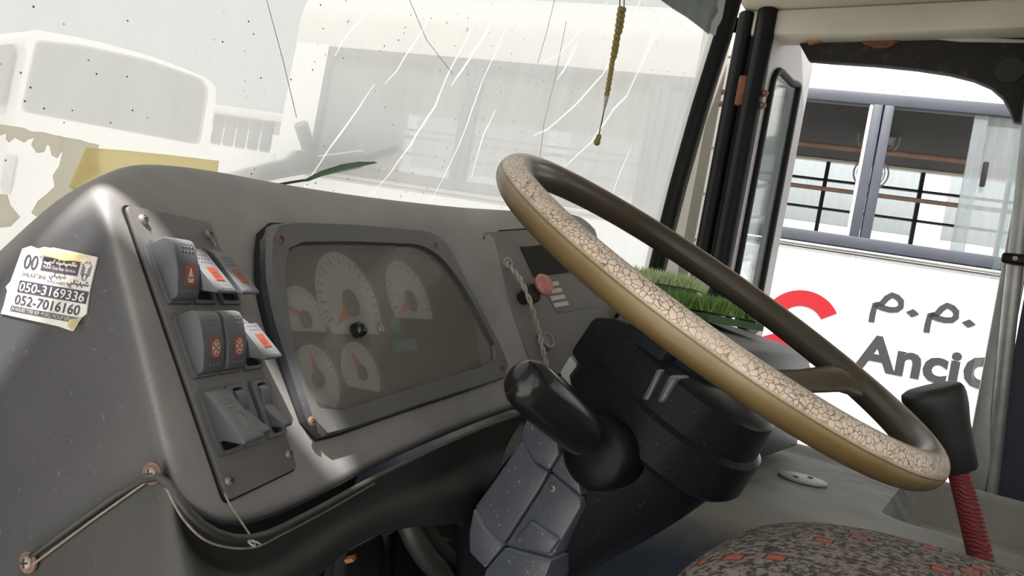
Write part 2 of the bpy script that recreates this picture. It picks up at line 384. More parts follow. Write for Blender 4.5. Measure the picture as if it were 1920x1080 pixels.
# ------------------------------------------------------------------ planes of the place
S = Frame(P(400, 650, .486), 66, 32)                 # switch panel face of the dashboard
CL = Frame(S.hit(490, 640), 77, 29)                  # instrument cluster face
K = Frame(CL.hit(905, 560), 104, 30)                 # ignition panel face
r1, r2 = S.hit(195, 372), S.hit(330, 900)
L = Frame(r1, t=-V((sin(radians(-15)), cos(radians(-15)), 0)), u=(r1-r2))   # left flank of the dashboard
W = Frame((0, .80, .85), 90, 0); W = Frame((0, .80, .85), t=(1, 0, 0), u=(0, -.10, 1))   # windshield
WR = Frame((2.1, 0, .85), 180, 0)                    # right side wall with the door
NB = Frame(P(1650, 500, 3.4), 165.3, 0)              # side of the bus parked alongside
LB = Frame(P(220, 200, 7.0), 147, 0)                 # tail of the far bus

# ------------------------------------------------------------------ ground and cab shell
g = M(); g.prism([(-60, -60, -.85), (60, -60, -.85), (60, 60, -.85), (-60, 60, -.85)], (0, 0, .05))
struct('ground', g, 'sand', 'pale sandy parking ground outside the bus', 'ground')
m = M(); m.box((-.06, -3, -.05), (2.2, 0, 0), (0, 3.9, 0), (0, 0, .05)); struct('floor', m, 'floor_mat', 'dark cab floor under the engine cover', 'floor')
m = M(); m.box((-.12, -3, 1.76), (2.34, 0, 0), (0, 3.74, 0), (0, 0, .05)); struct('ceiling', m, 'cream_paint', 'cream roof lining above the cab', 'ceiling')
m = M()                                              # left wall: driver doorway open below, front pillar above; unseen slanted panel added to shade the dash
m.box((-.12, -3, 0), (.06, 0, 0), (0, 2.45, 0), (0, 0, .60)); m.box((-.12, .56, 0), (.06, 0, 0), (0, .28, 0), (0, 0, 1.0)); m.box((-.12, -3, 1.72), (.06, 0, 0), (0, 3.74, 0), (0, 0, .04))
for y0, y1 in ((-3, -2.9), (-1.95, -1.85), (-.62, -.55)): m.box((-.12, y0, .6), (.06, 0, 0), (0, y1-y0, 0), (0, 0, 1.12))
yl = lambda z: .37+(1.464-z)*.394
m.prism([(-.095, yl(1.72)-.02, 1.72), (-.095, yl(.98)-.02, .98), (-.095, yl(.98)-.33, .98), (-.095, yl(1.72)-.33, 1.72)], (.01, 0, 0))
m.prism([(-.095, yl(1.72)+.018, 1.72), (-.095, yl(1.0)+.018, 1.0), (-.095, .84, 1.0), (-.095, .74, 1.72)], (.01, 0, 0))
struct('wall_left', m, 'cream_paint', 'driver side wall with open side windows and added shading panel', 'wall')
m = M(); m.box((-.12, -3.05, 0), (2.3, 0, 0), (0, .05, 0), (0, 0, 1.76)); struct('wall_back', m, 'cream_paint', 'rear partition of the cab', 'wall')
m = M(); m.box((-.06, .84, 0), (2.2, 0, 0), (0, .05, 0), (0, 0, .66)); struct('wall_front', m, 'matte_black', 'front bulkhead below the windshield', 'wall')
m = M(); m.box((2.1, -3, 0), (.06, 0, 0), (0, 2.75, 0), (0, 0, 1.0)); m.box((2.1, -3, 1.5), (.06, 0, 0), (0, 2.75, 0), (0, 0, .26))
for y0, y1 in ((-3, -2.9), (-1.7, -1.6), (-.40, -.25)): m.box((2.1, y0, 1.0), (.06, 0, 0), (0, y1-y0, 0), (0, 0, .5))
m.box((2.1, .60, 0), (.06, 0, 0), (0, .26, 0), (0, 0, .80))
struct('wall_right', m, 'cream_paint', 'passenger side wall behind the door', 'wall')

# windshield: glass, rubber seal, cracks, old paper, tinted strip
ws = bpy.data.objects.new('window_1', None); COL.objects.link(ws); ws.location = W.pt(1.0, 0); ORG['window_1'] = W.pt(1.0, 0)
ws['label'] = 'dusty cracked windshield glass above the dashboard'; ws['category'] = 'windshield'; ws['kind'] = 'structure'
eR = [W.loc(x, y) for x, y in ((1372, -60), (1340, 60), (1296, 200), (1255, 345), (1216, 500), (1195, 590))]
poly = [(-.02, -.17), (eR[-1][0], -.17)] + [eR[5], eR[4], eR[3], eR[2], eR[1], eR[0]] + [(-.02, eR[0][1])]
m = M(); pth = [W.pt(a+.03, b, .006) for a, b in eR]; m.tube(pth, .030, 12)
build('rubber_seal', m, 'rubber', ws)
SLITS = []
def crack(pts, wd=3.2):                        # a crack is an open slit in the dusty glass, with a clear sliver standing in it
    p = pix(W, pts); out = []
    for i in range(len(p)-1):
        for k in range(4):
            t = k/4; j_ = .0010 if i+k else 0; out.append((lerp(p[i][0], p[i+1][0], t)+random.uniform(-1, 1)*j_, lerp(p[i][1], p[i+1][1], t)+random.uniform(-1, 1)*j_))
    out.append(p[-1]); n_ = len(out); d = (W.hit(*pts[len(pts)//2])-CAM).dot(FW); A, B = [], []
    for i in range(n_):
        a, b = out[i]; a2, b2 = out[min(i+1, n_-1)]; a1, b1 = out[max(i-1, 0)]; l = math.hypot(a2-a1, b2-b1); nx, ny = -(b2-b1)/l, (a2-a1)/l; hw = wd*d/F*(.2+.8*sin(pi*(i+.3)/(n_-.4)))*random.uniform(.75, 1.2)/2
        A.append((a+nx*hw, b+ny*hw)); B.append((a-nx*hw, b-ny*hw))
    SLITS.append(A+B[::-1])
    m = M(); m.grid([[W.pt(*q) for q in A], [W.pt(*q) for q in B]]); build('crack', m, 'crack_white', ws, smooth=False)
for pts, wd in [([(705, -10), (690, 20), (640, 80), (627, 105)], 3.5), ([(824, 0), (790, 60), (745, 130), (722, 157)], 3.5), ([(702, 158), (665, 215), (610, 290), (570, 352)], 5),
                ([(915, -5), (880, 60), (840, 140), (815, 200), (770, 270), (735, 320), (697, 366)], 4.5), ([(945, 0), (915, 55), (890, 95), (846, 162)], 8),
                ([(975, -5), (935, 85), (905, 150), (885, 205), (860, 275), (808, 378)], 3.2), ([(1140, 2), (1090, 55), (1065, 85), (1045, 105), (1018, 118)], 3),
                ([(1082, 80), (1066, 116), (1045, 150)], 6), ([(1170, 60), (1130, 140), (1080, 195), (1030, 240), (1000, 255)], 4.5), ([(1203, -5), (1178, 55)], 3),
                ([(1258, 12), (1215, 95), (1175, 180), (1150, 205), (1110, 265), (1060, 312)], 5), ([(1246, 25), (1205, 105)], 3), ([(1184, 274), (1160, 330), (1148, 365)], 2.6),
                ([(930, 205), (905, 255), (884, 333)], 3.4)]: crack(pts, wd*.8)
from mathutils.geometry import delaunay_2d_cdt
cv, cf = [], []
for loop in [poly]+SLITS:
    k = len(cv); cv += [V((q[0], q[1])) for q in loop]; cf.append(list(range(k, k+len(loop))))
ov, oe, of, _, _, off_ = delaunay_2d_cdt(cv, [(q[k], q[(k+1) % len(q)]) for q in cf for k in range(len(q))], [], 0, 1e-6)
def within(q, lp):
    c = False
    for k in range(len(lp)):
        (x1, y1), (x2, y2) = lp[k-1], lp[k]
        if (y1 > q.y) != (y2 > q.y) and q.x < (x2-x1)*(q.y-y1)/(y2-y1)+x1: c = not c
    return c
ok = []
for t_ in of:
    q = (ov[t_[0]]+ov[t_[1]]+ov[t_[2]])/3
    if within(q, poly) and not any(within(q, s_) for s_ in SLITS): ok.append(tuple(t_))
m = M(); m.add([W.pt(q.x, q.y) for q in ov], ok); build('pane', m, 'dusty_windshield', ws, smooth=False)
for pts in [[(500, 0), (530, 110), (556, 220)], [(768, 0), (800, 75), (850, 140)], [(1040, 0), (1025, 60), (1008, 118)], [(1062, 40), (1040, 150), (1020, 230), (1012, 300)]]:
    p = pix(W, pts, .006); mm_ = M(); mm_.tube([W.pt(a, b, .006) for a, b in p], .00055, 5); o = build('hairline_crack', mm_, 'disc_grey', ws)
m = M(); fp = [(1225, -60), (1240, 0), (1262, 16), (1288, 32), (1312, 50), (1329, 64), (1333, 58), (1337, 66), (1344, 52), (1352, 40), (1350, 22), (1360, 5), (1364, -60)]
build('tinted_strip', plate(W, pix(W, fp, .012), .010, .013), 'tinted_film', ws, smooth=False)
m = plate(W, pix(W, [(1333, 62), (1337, 40), (1348, 22), (1346, 8), (1352, -8), (1362, -8), (1358, 18), (1355, 34), (1346, 50), (1342, 66)], .02), .014, .019)
build('peeling_edge', m, 'grey_box', ws, smooth=False)
def sheet(name, label, pts, mat, h=.008, cat='paper', group='torn paper left on the windshield'):
    tag(build(name, plate(W, pix(W, pts, h), h-.002, h), mat, smooth=False), label, cat, group)
sheet('torn_sticker', 'torn strip of grey sticker with dangling tatters at left of windshield', [(-40, 228), (0, 233), (18, 236), (45, 240), (60, 247), (82, 248), (105, 254), (118, 256), (116, 284), (108, 297), (98, 292), (95, 275), (88, 271), (83, 285), (70, 287), (60, 272), (66, 258), (52, 262), (46, 268), (28, 258), (18, 267), (12, 262), (14, 250), (2, 254), (-40, 250)], 'torn_paper')
sheet('torn_sticker', 'large torn beige sticker hanging behind the dashboard hump', [(117, 257), (150, 262), (168, 268), (186, 272), (180, 292), (184, 325), (150, 345), (118, 400), (90, 420), (60, 400), (72, 378), (92, 362), (104, 350), (100, 330), (112, 312), (118, 290)], 'torn_paper')
sheet('torn_sticker', 'small torn beige sticker scrap at left edge above the dashboard', [(-30, 360), (14, 366), (20, 385), (38, 407), (20, 425), (-30, 430)], 'torn_paper')
sheet('yellow_paper', 'yellowed paper sheet taped to windshield above the dashboard hump', [(162, 277), (230, 282), (320, 291), (411, 302), (408, 322), (395, 360), (300, 380), (170, 380), (130, 350), (148, 312)], 'yellow_paper', .011)

# ------------------------------------------------------------------ dashboard
dash = thing('dashboard', 'dusty grey moulded bus dashboard with hump at its left end', 'dashboard', (.6, .6, 0))
cols = [(L, (-120, 570), (-110, 610), (-160, 1250), 0), (L, (-30, 492), (-20, 530), (-60, 1250), 0), (L, (50, 414), (62, 455), (60, 1200), 0), (L, (108, 364), (120, 410), (170, 1120), 0),
        (L, (152, 338), (165, 390), (262, 1010), 0), (L, (176, 326), (184, 376), (310, 960), 0), (S, (206, 317), (199, 364), (340, 955), 0), (S, (232, 309), (219, 366), (372, 988), 0),
        (S, (268, 303), (264, 370), (430, 1012), 0), (S, (350, 309), (350, 374), (500, 1000), 0), (S, (450, 327), (450, 386), (585, 958), 0), (CL, (482, 334), (474, 390), (612, 945), -.001), (CL, (600, 355), (600, 403), (700, 893), 0),
        (CL, (730, 373), (730, 413), (800, 846), 0), (CL, (850, 386), (850, 419), (905, 800), 0), (CL, (888, 389), (886, 421), (960, 779), .006), (K, (915, 390), (912, 423), (990, 771), .006), (K, (940, 392), (940, 425), (1010, 768), 0),
        (K, (1000, 394), (1000, 425), (1090, 760), 0), (K, (1060, 397), (1060, 425), (1150, 760), 0), (K, (1092, 404), (1092, 432), (1185, 760), -.006), (K, (1114, 428), (1108, 455), (1195, 760), -.05)]
rows = [[] for _ in range(11)]
for fr, a, b, c, h in cols:
    sil = fr.hit(*a, h-.014); ft = fr.hit(*b, h); bt = fr.hit(*c, h)
    rd = sil-CAM; az_ = math.atan2(rd.x, rd.y)+radians(5); rd = V((sin(az_), cos(az_), 0)); k = max(.03, (.775-sil.y)/max(rd.y, .3))
    drop = .05 if fr is L else 0
    rows[0].append(sil+rd*k+V((0, 0, -.03-2*drop))); rows[1].append(sil+rd*k*.35+V((0, 0, -.006-drop*.6))); rows[2].append(sil+rd*.025+V((0, 0, .001-drop*.1))); rows[3].append(sil)
    for i, t in enumerate((0, .12, .4, .7, .93, 1)): rows[4+i].append(ft.lerp(bt, t))
    rows[10].append(bt + V((.02, .05, .004)))
m = M(); m.grid(rows); build('shell', m, 'dash_plastic', dash, sub=2)
# right wing of the dashboard, behind the wheel
m = M(); prof = [(.30, .64), (.30, .80), (.315, .825), (.35, .838), (.55, .868), (.77, .885), (.77, .64)]
m.loft([[V((x, y, z)) for y, z in prof] for x in (1.12, 1.62)]); build('right_wing', m, 'knob_black', dash, bevel=.006)
# soft lower skirt with stitched edge
top = [(L, (38, 1058)), (L, (160, 967)), (L, (283, 880)), (S, (318, 905)), (S, (350, 962)), (S, (400, 1004)), (S, (470, 1017)), (S, (530, 990)), (CL, (610, 948)), (CL, (700, 896)), (CL, (800, 849)), (CL, (900, 803)), (CL, (990, 772))]
bot = [(10, 1200), (170, 1200), (330, 1200), (400, 1180), (450, 1160), (500, 1140), (560, 1110), (610, 1070), (650, 1030), (715, 998), (790, 985), (860, 985), (900, 970)]
rows = [[] for _ in range(6)]
for i, ((fr, a), b) in enumerate(zip(top, bot)):
    h0 = .008 if fr is L else .004
    t0 = fr.hit(*a, h0); b0 = fr.hit(*b, -.035 if i > 3 else .004); d = b0-t0
    rows[0].append(t0 - fr.n*.012); rows[1].append(t0 + d*.0)
    rows[2].append(t0 + d*.06 - fr.n*(.001 if i > 3 else 0)); rows[3].append(t0+d*.35 - fr.n*(.014*(i > 3))); rows[4].append(t0+d*.7 + fr.n*.006*(i > 3)); rows[5].append(b0)
m = M(); m.grid(rows); build('lower_skirt', m, 'vinyl', dash, sub=2)
m = M(); m.tube([fr.hit(*a, (.009 if fr is L else .006)) for fr, a in top], .0028, 8); build('skirt_piping', m, 'vinyl', dash, sub=1)
edge2 = []
for i, ((fr, a), b) in enumerate(zip(top, bot)):
    off = (8, 12) if i < 3 else ((-4, 14) if i < 6 else (2, 10)); edge2.append(fr.hit(a[0]+off[0], a[1]+off[1], .0095 if fr is L else .0035))
m = M(); m.tube(edge2[:3]+smooth_path(edge2[3:10], 6), .0007, 6); build('stitch_line', m, 'stitch', dash)
def screw_mesh(name, r, mat, dome=.45):
    m = M(); m.revolve((0, 0, 0), (0, 0, 1), [(-.001, r), (r*.1, r), (r*dome*.8, r*.72), (r*dome, r*.35), (r*dome, 0)], 14, e=V((1, 0, 0)))
    me = bpy.data.meshes.new(name); me.from_pydata([tuple(p) for p in m.v], [], m.f); me.polygons.foreach_set('use_smooth', [True]*len(me.polygons)); me.materials.append(MAT[mat])
    c = M()
    for a in (0, pi/2):
        ca, sa = cos(a+.3), sin(a+.3); l, wd = r*.62, r*.13
        c.prism([(ca*l-sa*wd, sa*l+ca*wd, r*dome-.0002), (-ca*l-sa*wd, -sa*l+ca*wd, r*dome-.0002), (-ca*l+sa*wd, -sa*l-ca*wd, r*dome-.0002), (ca*l+sa*wd, sa*l-ca*wd, r*dome-.0002)], (0, 0, .0004))
    mc = bpy.data.meshes.new(name+'_slot'); mc.from_pydata([tuple(p) for p in c.v], [], c.f); mc.materials.append(MAT['cross_dark'])
    return me, mc
SCR = screw_mesh('screw', .0036, 'screw_metal', .75); SCRR = screw_mesh('screw_rusty', .0042, 'screw_rust', .5); SCRB = screw_mesh('screw_black', .0040, 'screw_metal', .5)
def screw(sm_, fr, px, py, parent, h=0, washer=None):
    a, b = fr.loc(px, py, h); o = inst('screw', sm_[0], fr.mat(a, b, h), parent)
    c = bpy.data.objects.new('cross_slot', sm_[1]); COL.objects.link(c); c.parent = o; ORG[c.name] = ORG[parent.name]
    return o
for px, py in ((283, 888), (50, 1055)):
    a, b = L.loc(px, py, .010); m = M(); m.revolve(L.pt(a, b, .0085), L.n, [(0, .0062), (.0012, .006), (.0014, .004)], 18); build('washer', m, 'screw_rust', dash); screw(SCRB, L, px, py, dash, .010)

# ------------------------------------------------------------------ switch panel with nine rockers
sp = thing('switch_panel', 'dusty dark plate with nine rocker switches at the left of the dashboard', 'switch panel', S.pt(0, -.09))
build('plate', plate(S, rect(-.0455, -.0945, .0475, .0925, .006), .0005, .003), 'panel_plastic', sp, bevel=.0006)
build('plate_gap', plate(S, rect(-.0466, -.0956, .0486, .0936, .006), -.0005, .0008), 'gap_black', sp)
for a, b in ((-.034, .084), (.037, .0815), (-.0385, -.084), (.0405, -.083)):
    o = inst('screw', SCR[0], S.mat(a, b, .003), sp); c = bpy.data.objects.new('cross_slot', SCR[1]); COL.objects.link(c); c.parent = o; ORG[c.name] = ORG[sp.name]
for pts in ([(421, 925, .007), (432, 948, .006), (452, 978, .004), (474, 1012, .008), (478, 1024, .012), (470, 1020, .012), (466, 1014, .01), (480, 1016, .012), (488, 1020, .012)], [(386, 432, .006), (391, 440, .006), (399, 452, .004), (404, 461, .004)]):
    m = M(); m.tube(smooth_path([S.hit(x, y, h) for x, y, h in pts], 4), .0006, 6); build('string', m, 'cable_white', sp)
TOP = [(.019, .004), (.0188, .0155), (.0165, .0190), (.012, .0200), (-.003, .0172), (-.0165, .0118), (-.0188, .0100), (-.0192, .004)]
BOT = [(.0192, .004), (.0188, .0075), (.0150, .0105), (.006, .0135), (-.008, .0185), (-.0165, .0215), (-.0188, .0212), (-.0190, .0195), (-.0125, .0085), (-.0125, .004)]
ESS = [(.0165, .003), (.0160, .0075), (.0120, .0085), (.002, .0060), (-.004, .0085), (-.0135, .0150), (-.0165, .0150), (-.0168, .0125), (-.0125, .004)]
def icon(m, fr, kind):
    if kind == 'wash':
        m.prism([fr.pt(x, y, .0004) for x, y in ((-.0012, .0015), (-.0004, .0042), (.0004, .0042), (.0012, .0015), (.0026, -.0012), (-.0026, -.0012))], fr.n*.0002); m.ribbon(fr, [(-.003, -.002), (-.0015, -.003), (.0015, -.003), (.003, -.002)], .0012, .0005); m.prism([fr.pt(x, y, .0004) for x, y in ((-.0022, -.0035), (.0022, -.0035), (.0028, -.0046), (-.0028, -.0046))], fr.n*.0002)
    elif kind == 'fan':
        for k in range(6):
            a = k*pi/3; m.prism([fr.pt(.0007*cos(a), .0007*sin(a), .0004)] + [fr.pt(.0034*cos(a+d), .0038*sin(a+d), .0004) for d in (-.28, 0, .28)], fr.n*.0002)
        m.ribbon(fr, [(.0043*cos(2*pi*k/20), .0048*sin(2*pi*k/20)) for k in range(21)], .0006, .0005)
    elif kind == 'lamp':
        m.ribbon(fr, [(-.003, .001), (-.002, -.002), (.002, -.002), (.003, .001)], .0007, .0005); m.ribbon(fr, [(-.003, .0012), (.003, .0012)], .0006, .0005); m.ribbon(fr, [(-.0042, -.0050), (.0042, -.0050)], .0009, .0005)
cx = (-.0270, .0007, .0325); ry = (.0485, .0005, -.0485)
KIND = [[('TOP', 'wash'), ('BOT', 'lamp'), ('BOT', 'lamp')], [('TOP', 'fan'), ('TOP', 'fan'), ('BOT', 'lamp')], [('BOT', None), ('ESS', None), ('ESS', None)]]
LAB = [['grey rocker switch with orange washer symbol', 'grey rocker switch with orange lamp mark', 'grey rocker switch with faded orange mark'], ['grey rocker switch with orange fan symbol', 'grey rocker switch with orange fan symbol', 'pale sunlit rocker switch with orange mark'], ['wide grey rocker switch without a symbol', 'narrow plain grey rocker switch', 'narrow plain grey rocker switch lit by sun']]
for r in range(3):
    for c in range(3):
        k, ic = KIND[r][c]; a0, b0 = cx[c], ry[r]; nar = k == 'ESS'
        m = M(); m.ring(Frame(S.pt(a0, b0), t=S.t, u=S.u), rect(-.0133, -.0207, .0133, .0207, .002), rect(-.0100 if not nar else -.0065, -.0178, .0100 if not nar else .0065, .0178, .0012), .002, .0058, .002, 48)
        sw = build('rocker_switch', m, 'switch_plastic', sp); sw['label'] = LAB[r][c]
        build('socket', plate(S, rect(a0-.0105, b0-.018, a0+.0105, b0+.018), .0026, .0032), 'gap_black', sw)
        pr = {'TOP': TOP, 'BOT': BOT, 'ESS': ESS}[k]; hw = .0118 if not nar else .0060
        m = M(); m.prism([S.pt(a0-hw, b0+u, h) for u, h in pr], S.t*2*hw); build('paddle', m, 'switch_plastic', sw, bevel=.0013, seg=3)
        if nar: continue
        if k == 'TOP': A, B = pr[4], pr[5]; A = (pr[3][0], pr[3][1]); B = (pr[5][0], pr[5][1])
        else: A, B = pr[3], pr[5]
        up = (S.pt(0, A[0], A[1]) - S.pt(0, B[0], B[1])).normalized()
        def face(u, dh=.0):                    # frame lying on the paddle's front at slope position u
            q = pr
            for i in range(len(q)-1):
                if q[i][0] >= u >= q[i+1][0] and i >= 1: h = lerp(q[i][1], q[i+1][1], (q[i][0]-u)/(q[i][0]-q[i+1][0])); uu = (S.pt(0, q[i][0], q[i][1])-S.pt(0, q[i+1][0], q[i+1][1])); break
            return Frame(S.pt(a0+.001, b0+u, h+dh), t=S.t, u=uu)
        m = M()
        lines = (.0135, .011, .0085) if k == 'TOP' else (.0115, .0085, .0055)
        for u in lines+(-.0155,):
            f2 = face(u)
            for q in (-.0054, -.0018, .0018, .0054): m.revolve(f2.pt(q, 0, -.0002), f2.n, [(0, .0011), (.0005, .0009), (.0007, .0003)], 7)
        build('grip_dots', m, 'switch_plastic', sw)['kind'] = 'stuff'
        f3 = face(-.006 if k == 'TOP' else -.0045)
        if ic:
            build('symbol_plate', plate(f3, rect(-.0052, -.0060, .0052, .0060), -.001, .0003), 'orange_mark', sw, smooth=False)
            m = M(); icon(m, f3, ic); build('symbol', m, 'pale_mark' if r*3+c in (0, 3, 4) else 'orange_mark', sw, smooth=False)
        else:
            m = M(); m.ribbon(f3, [(-.0052, -.006), (-.0052, .006), (.0052, .006), (.0052, -.006), (-.0052, -.006)], .0006, .0003); build('blank_frame', m, 'panel_plastic', sw)

# ------------------------------------------------------------------ instrument cluster
ic = thing('instrument_cluster', 'dusty instrument cluster with pale gauges behind a clouded lens', 'gauge cluster', CL.pt(.25, -.08))
OUT = rpoly(pix(CL, [(494, 520), (496, 416), (660, 422), (800, 434), (835, 455), (866, 520), (950, 680), (948, 709), (780, 763), (584, 830), (508, 593)], .006), .022, 6)
INN = rpoly(pix(CL, [(534, 540), (535, 458), (660, 456), (785, 461), (822, 482), (866, 538), (929, 660), (922, 681), (780, 725), (594, 782), (546, 652)], .008), .026, 6)
OUT2 = [(p[0]*1.0 + (p[0]-.25)*.012, p[1]+(p[1]-.02)*.024) for p in OUT]
m = M(); m.ring(CL, OUT2, [(lerp(p[0], .25, .05), lerp(p[1], .02, .05)) for p in OUT], 0, .0026, 0); build('bezel_shade_gap', m, 'gap_black', ic)  # dark ring painted for the shaded gap around the bezel
m = M(); m.ring(CL, OUT, INN, .001, .011, .002); build('bezel', m, 'bezel_plastic', ic)
build('gauge_board', plate(CL, INN, .0012, .0022), 'gauge_board', ic, smooth=False)
build('lens', plate(CL, INN, .0052, .0060), 'cluster_lens', ic, smooth=False)
def gauge(px, py, r, a0, a1, needle, label):
    f = Frame(CL.pt(*CL.loc(px, py, .0025), .0025), t=CL.t, u=CL.u)
    pts = [(r*cos(radians(lerp(a0, a1, k/30))), r*sin(radians(lerp(a0, a1, k/30)))) for k in range(31)]
    o = build('gauge', M().prism([f.pt(*p) for p in pts], f.n*.0006), 'gauge_face', ic, smooth=False); o['label'] = label
    m = M()
    for k in range(21):
        a = radians(lerp(a0+12, a1-12, k/20)); l = .84 if k % 2 else .76; m.ribbon(f, [(r*l*cos(a), r*l*sin(a)), (r*.95*cos(a), r*.95*sin(a))], r*.03, .0010)
    build('scale_marks', m, 'gauge_ink', o, smooth=False)
    a = radians(needle); m = M(); m.prism([f.pt(-.006*sin(a)*r/.04, .006*cos(a)*r/.04, .0012), f.pt(r*.8*cos(a), r*.8*sin(a), .0012), f.pt(.006*sin(a)*r/.04, -.006*cos(a)*r/.04, .0012)], f.n*.0008); build('needle', m, 'needle', o, smooth=False)
    m = M(); m.revolve(f.pt(0, 0, .0008), f.n, [(0, r*.26), (.0016, r*.26), (.002, r*.2), (.002, 0)], 20); build('hub', m, 'gauge_ink', o)
gauge(655, 570, .050, -35, 215, 215, 'large pale round speedometer dial')
gauge(768, 565, .046, -25, 205, 205, 'pale round dial to the right of the speedometer')
gauge(570, 600, .029, -20, 200, 150, 'small pale dial at the left of the cluster')
gauge(594, 712, .029, -60, 200, 95, 'small pale dial at the lower left of the cluster')
gauge(676, 700, .029, -40, 200, 115, 'small pale dial below the speedometer')
f = CL; a, b = CL.loc(666, 621, .006); m = M(); m.revolve(CL.pt(a, b, .004), CL.n, [(0, .0072), (.008, .0070), (.011, .0058), (.0125, .003), (.0125, 0)], 20); build('reset_knob', m, 'gloss_black', ic)
a, b = CL.loc(715, 615, .006); m = M(); m.revolve(CL.pt(a, b, .0055), CL.n, [(0, .0045), (.0015, .004), (.0015, .002), (.0006, .0018)], 14); build('lens_stud', m, 'screw_metal', ic)
build('indicator_mark', plate(CL, pix(CL, [(735, 592), (745, 594), (752, 615), (748, 626), (738, 620), (733, 604)], .003), .0025, .003), 'green_mark', ic, smooth=False)
build('display_window', plate(CL, pix(CL, [(733, 640), (778, 634), (783, 655), (738, 662)], .003), .0025, .003), 'teal', ic, smooth=False)
for px, py in ((525, 448), (816, 460), (940, 690), (585, 791)): screw(SCRR, CL, px, py, ic, .011)

# ------------------------------------------------------------------ ignition panel
ig = thing('ignition_panel', 'dusty grey plate with key switch and twisted cable beside the gauges', 'control panel', K.pt(.08, -.12))
kp = rpoly(pix(K, [(903, 436), (1090, 424), (1180, 560), (1060, 700), (1004, 704)], .003), .01, 4)
build('plate', plate(K, kp, .0008, .0035), 'panel_plastic', ig, bevel=.0006)
kc = (sum(p[0] for p in kp)/len(kp), sum(p[1] for p in kp)/len(kp))
build('plate_gap', plate(K, [(kc[0]+(p[0]-kc[0])*1.025, kc[1]+(p[1]-kc[1])*1.025) for p in kp], -.0005, .0012), 'gap_black', ig)
build('display', plate(K, pix(K, [(975, 463), (1015, 460), (1075, 510), (1000, 519)], .004), .003, .0045), 'display', ig, smooth=False)
build('label_plate', plate(K, pix(K, [(1008, 526), (1085, 514), (1125, 575), (1045, 588)], .004), .003, .0042), 'panel_plastic', ig, bevel=.0004)
for i in range(4):
    x, y = 1020+i*6, 531+i*12.5; build('label_line', plate(K, pix(K, [(x, y), (x+26, y-4), (x+29, y+3), (x+3, y+8)], .0045), .0042, .0046), 'pale_mark', ig, smooth=False)
screw(SCRB, K, 906, 447, ig, .0035)
def knob(px, py, r, prof, mat, name):
    a, b = K.loc(px, py, .004); m = M(); m.revolve(K.pt(a, b, .0035), K.n, prof, 22); return build(name, m, mat, ig)
knob(952, 494, .009, [(0, .009), (.003, .0088), (.003, .006), (-.002, .0055), (-.002, 0)], 'grey_box', 'cable_grommet')
knob(978, 560, .012, [(0, .0095), (.012, .0095), (.016, .015), (.024, .015), (.027, .012), (.027, 0)], 'knob_black', 'rotary_knob')
knob(992, 549, .012, [(0, .006), (.022, .006), (.026, .014), (.032, .0165), (.036, .014), (.038, .008), (.038, 0)], 'red_button', 'push_button')
knob(1018, 642, .012, [(0, .014), (.004, .014), (.008, .013), (.012, .012), (.012, .009), (.009, .0085), (.009, 0)], 'grey_metal', 'key_barrel')
ci = [K.pt(*K.loc(x, y, h), h) for x, y, h in ((948, 490, .004), (956, 500, .016), (970, 515, .026), (982, 537, .034), (995, 568, .04), (1004, 600, .03), (1012, 625, .02), (1016, 648, .016), (1024, 680, .012), (1026, 700, .008))]
cp = smooth_path(ci, 8)
for ph in (0, pi):
    m = M(); m.tube([q + .0021*(cos(i*.55+ph)*K.t + sin(i*.55+ph)*K.n) for i, q in enumerate(cp)], .0019, 7); build('twisted_wire', m, 'cable_white', ig)

# sticker on the flank of the dashboard
st = thing('tyre_service_sticker', 'torn white tyre repair sticker on the dark left flank of the dashboard', 'sticker', L.hit(90, 600))
q = pix(L, [(42, 466), (58, 461), (75, 468), (100, 464), (183, 482), (176, 510), (168, 545), (162, 588), (152, 596), (136, 621), (110, 612), (2, 588), (8, 570), (14, 545), (11, 538), (20, 528), (30, 500)], .001)
build('paper', plate(L, q, .0003, .0012), 'paper_white', st, smooth=False)
c00 = L.loc(14, 586, .0013); c10 = L.loc(150, 612, .0013); c01 = L.loc(44, 470, .0013)
tx = V((c10[0]-c00[0], c10[1]-c00[1])); lx = tx.length; tx.normalize(); ty = V((c01[0]-c00[0], c01[1]-c00[1])); ty = ty; ly = ty.length
LS = Frame(L.pt(*c00, .0013), t=L.t*tx.x+L.u*tx.y, u=L.t*ty.x+L.u*ty.y); LS.n = L.n
sk = (L.t*ty.x+L.u*ty.y).normalized(); LS.u = sk                      # print leans with the sticker
def sbox(x0, y0, x1, y1): return (x0*lx, y0*ly, x1*lx, y1*ly)
def sprint(s, x0, y0, x1, y1, mat='ink', bold=.012, h=.0003, name='print'):
    m = M(); text(m, LS, s, *sbox(x0, y0, x1, y1), h, bold); build(name, m, mat, st, smooth=False)
def sbar(x0, y0, x1, y1, mat='ink', h0=-.0002, h1=.0002): build('print_bar', plate(LS, rect(*sbox(x0, y0, x1, y1)), h0, h1), mat, st, smooth=False)
sbar(.03, .035, .97, .12); sprint('24 HOURS TYRE REP. MOBILE PICKUP SERVICES', .045, .05, .955, .108, 'paper_white', .0, .0004)
sprint('052-7016160', .06, .15, .95, .31); sbar(.06, .345, 1.0, .535); sprint('050-3169336', .08, .365, .97, .515, 'paper_white', .012, .0004)
sprint('SHAUKAT BHAI', .07, .60, .40, .68, bold=.004); sprint('PUNCHARY', .43, .565, .68, .615, bold=.004)
sbar(.30, .74, .80, .96); sprint('Mobile Tyre Rep. Services', .33, .77, .77, .83, 'paper_white', .0, .0004)
def scrib(pts, wd, mat='ink', h=.0004):
    m = M(); m.ribbon(LS, [(x*lx, y*ly) for x, y in pts], wd*lx, h); build('print_script', m, mat, st, smooth=False)
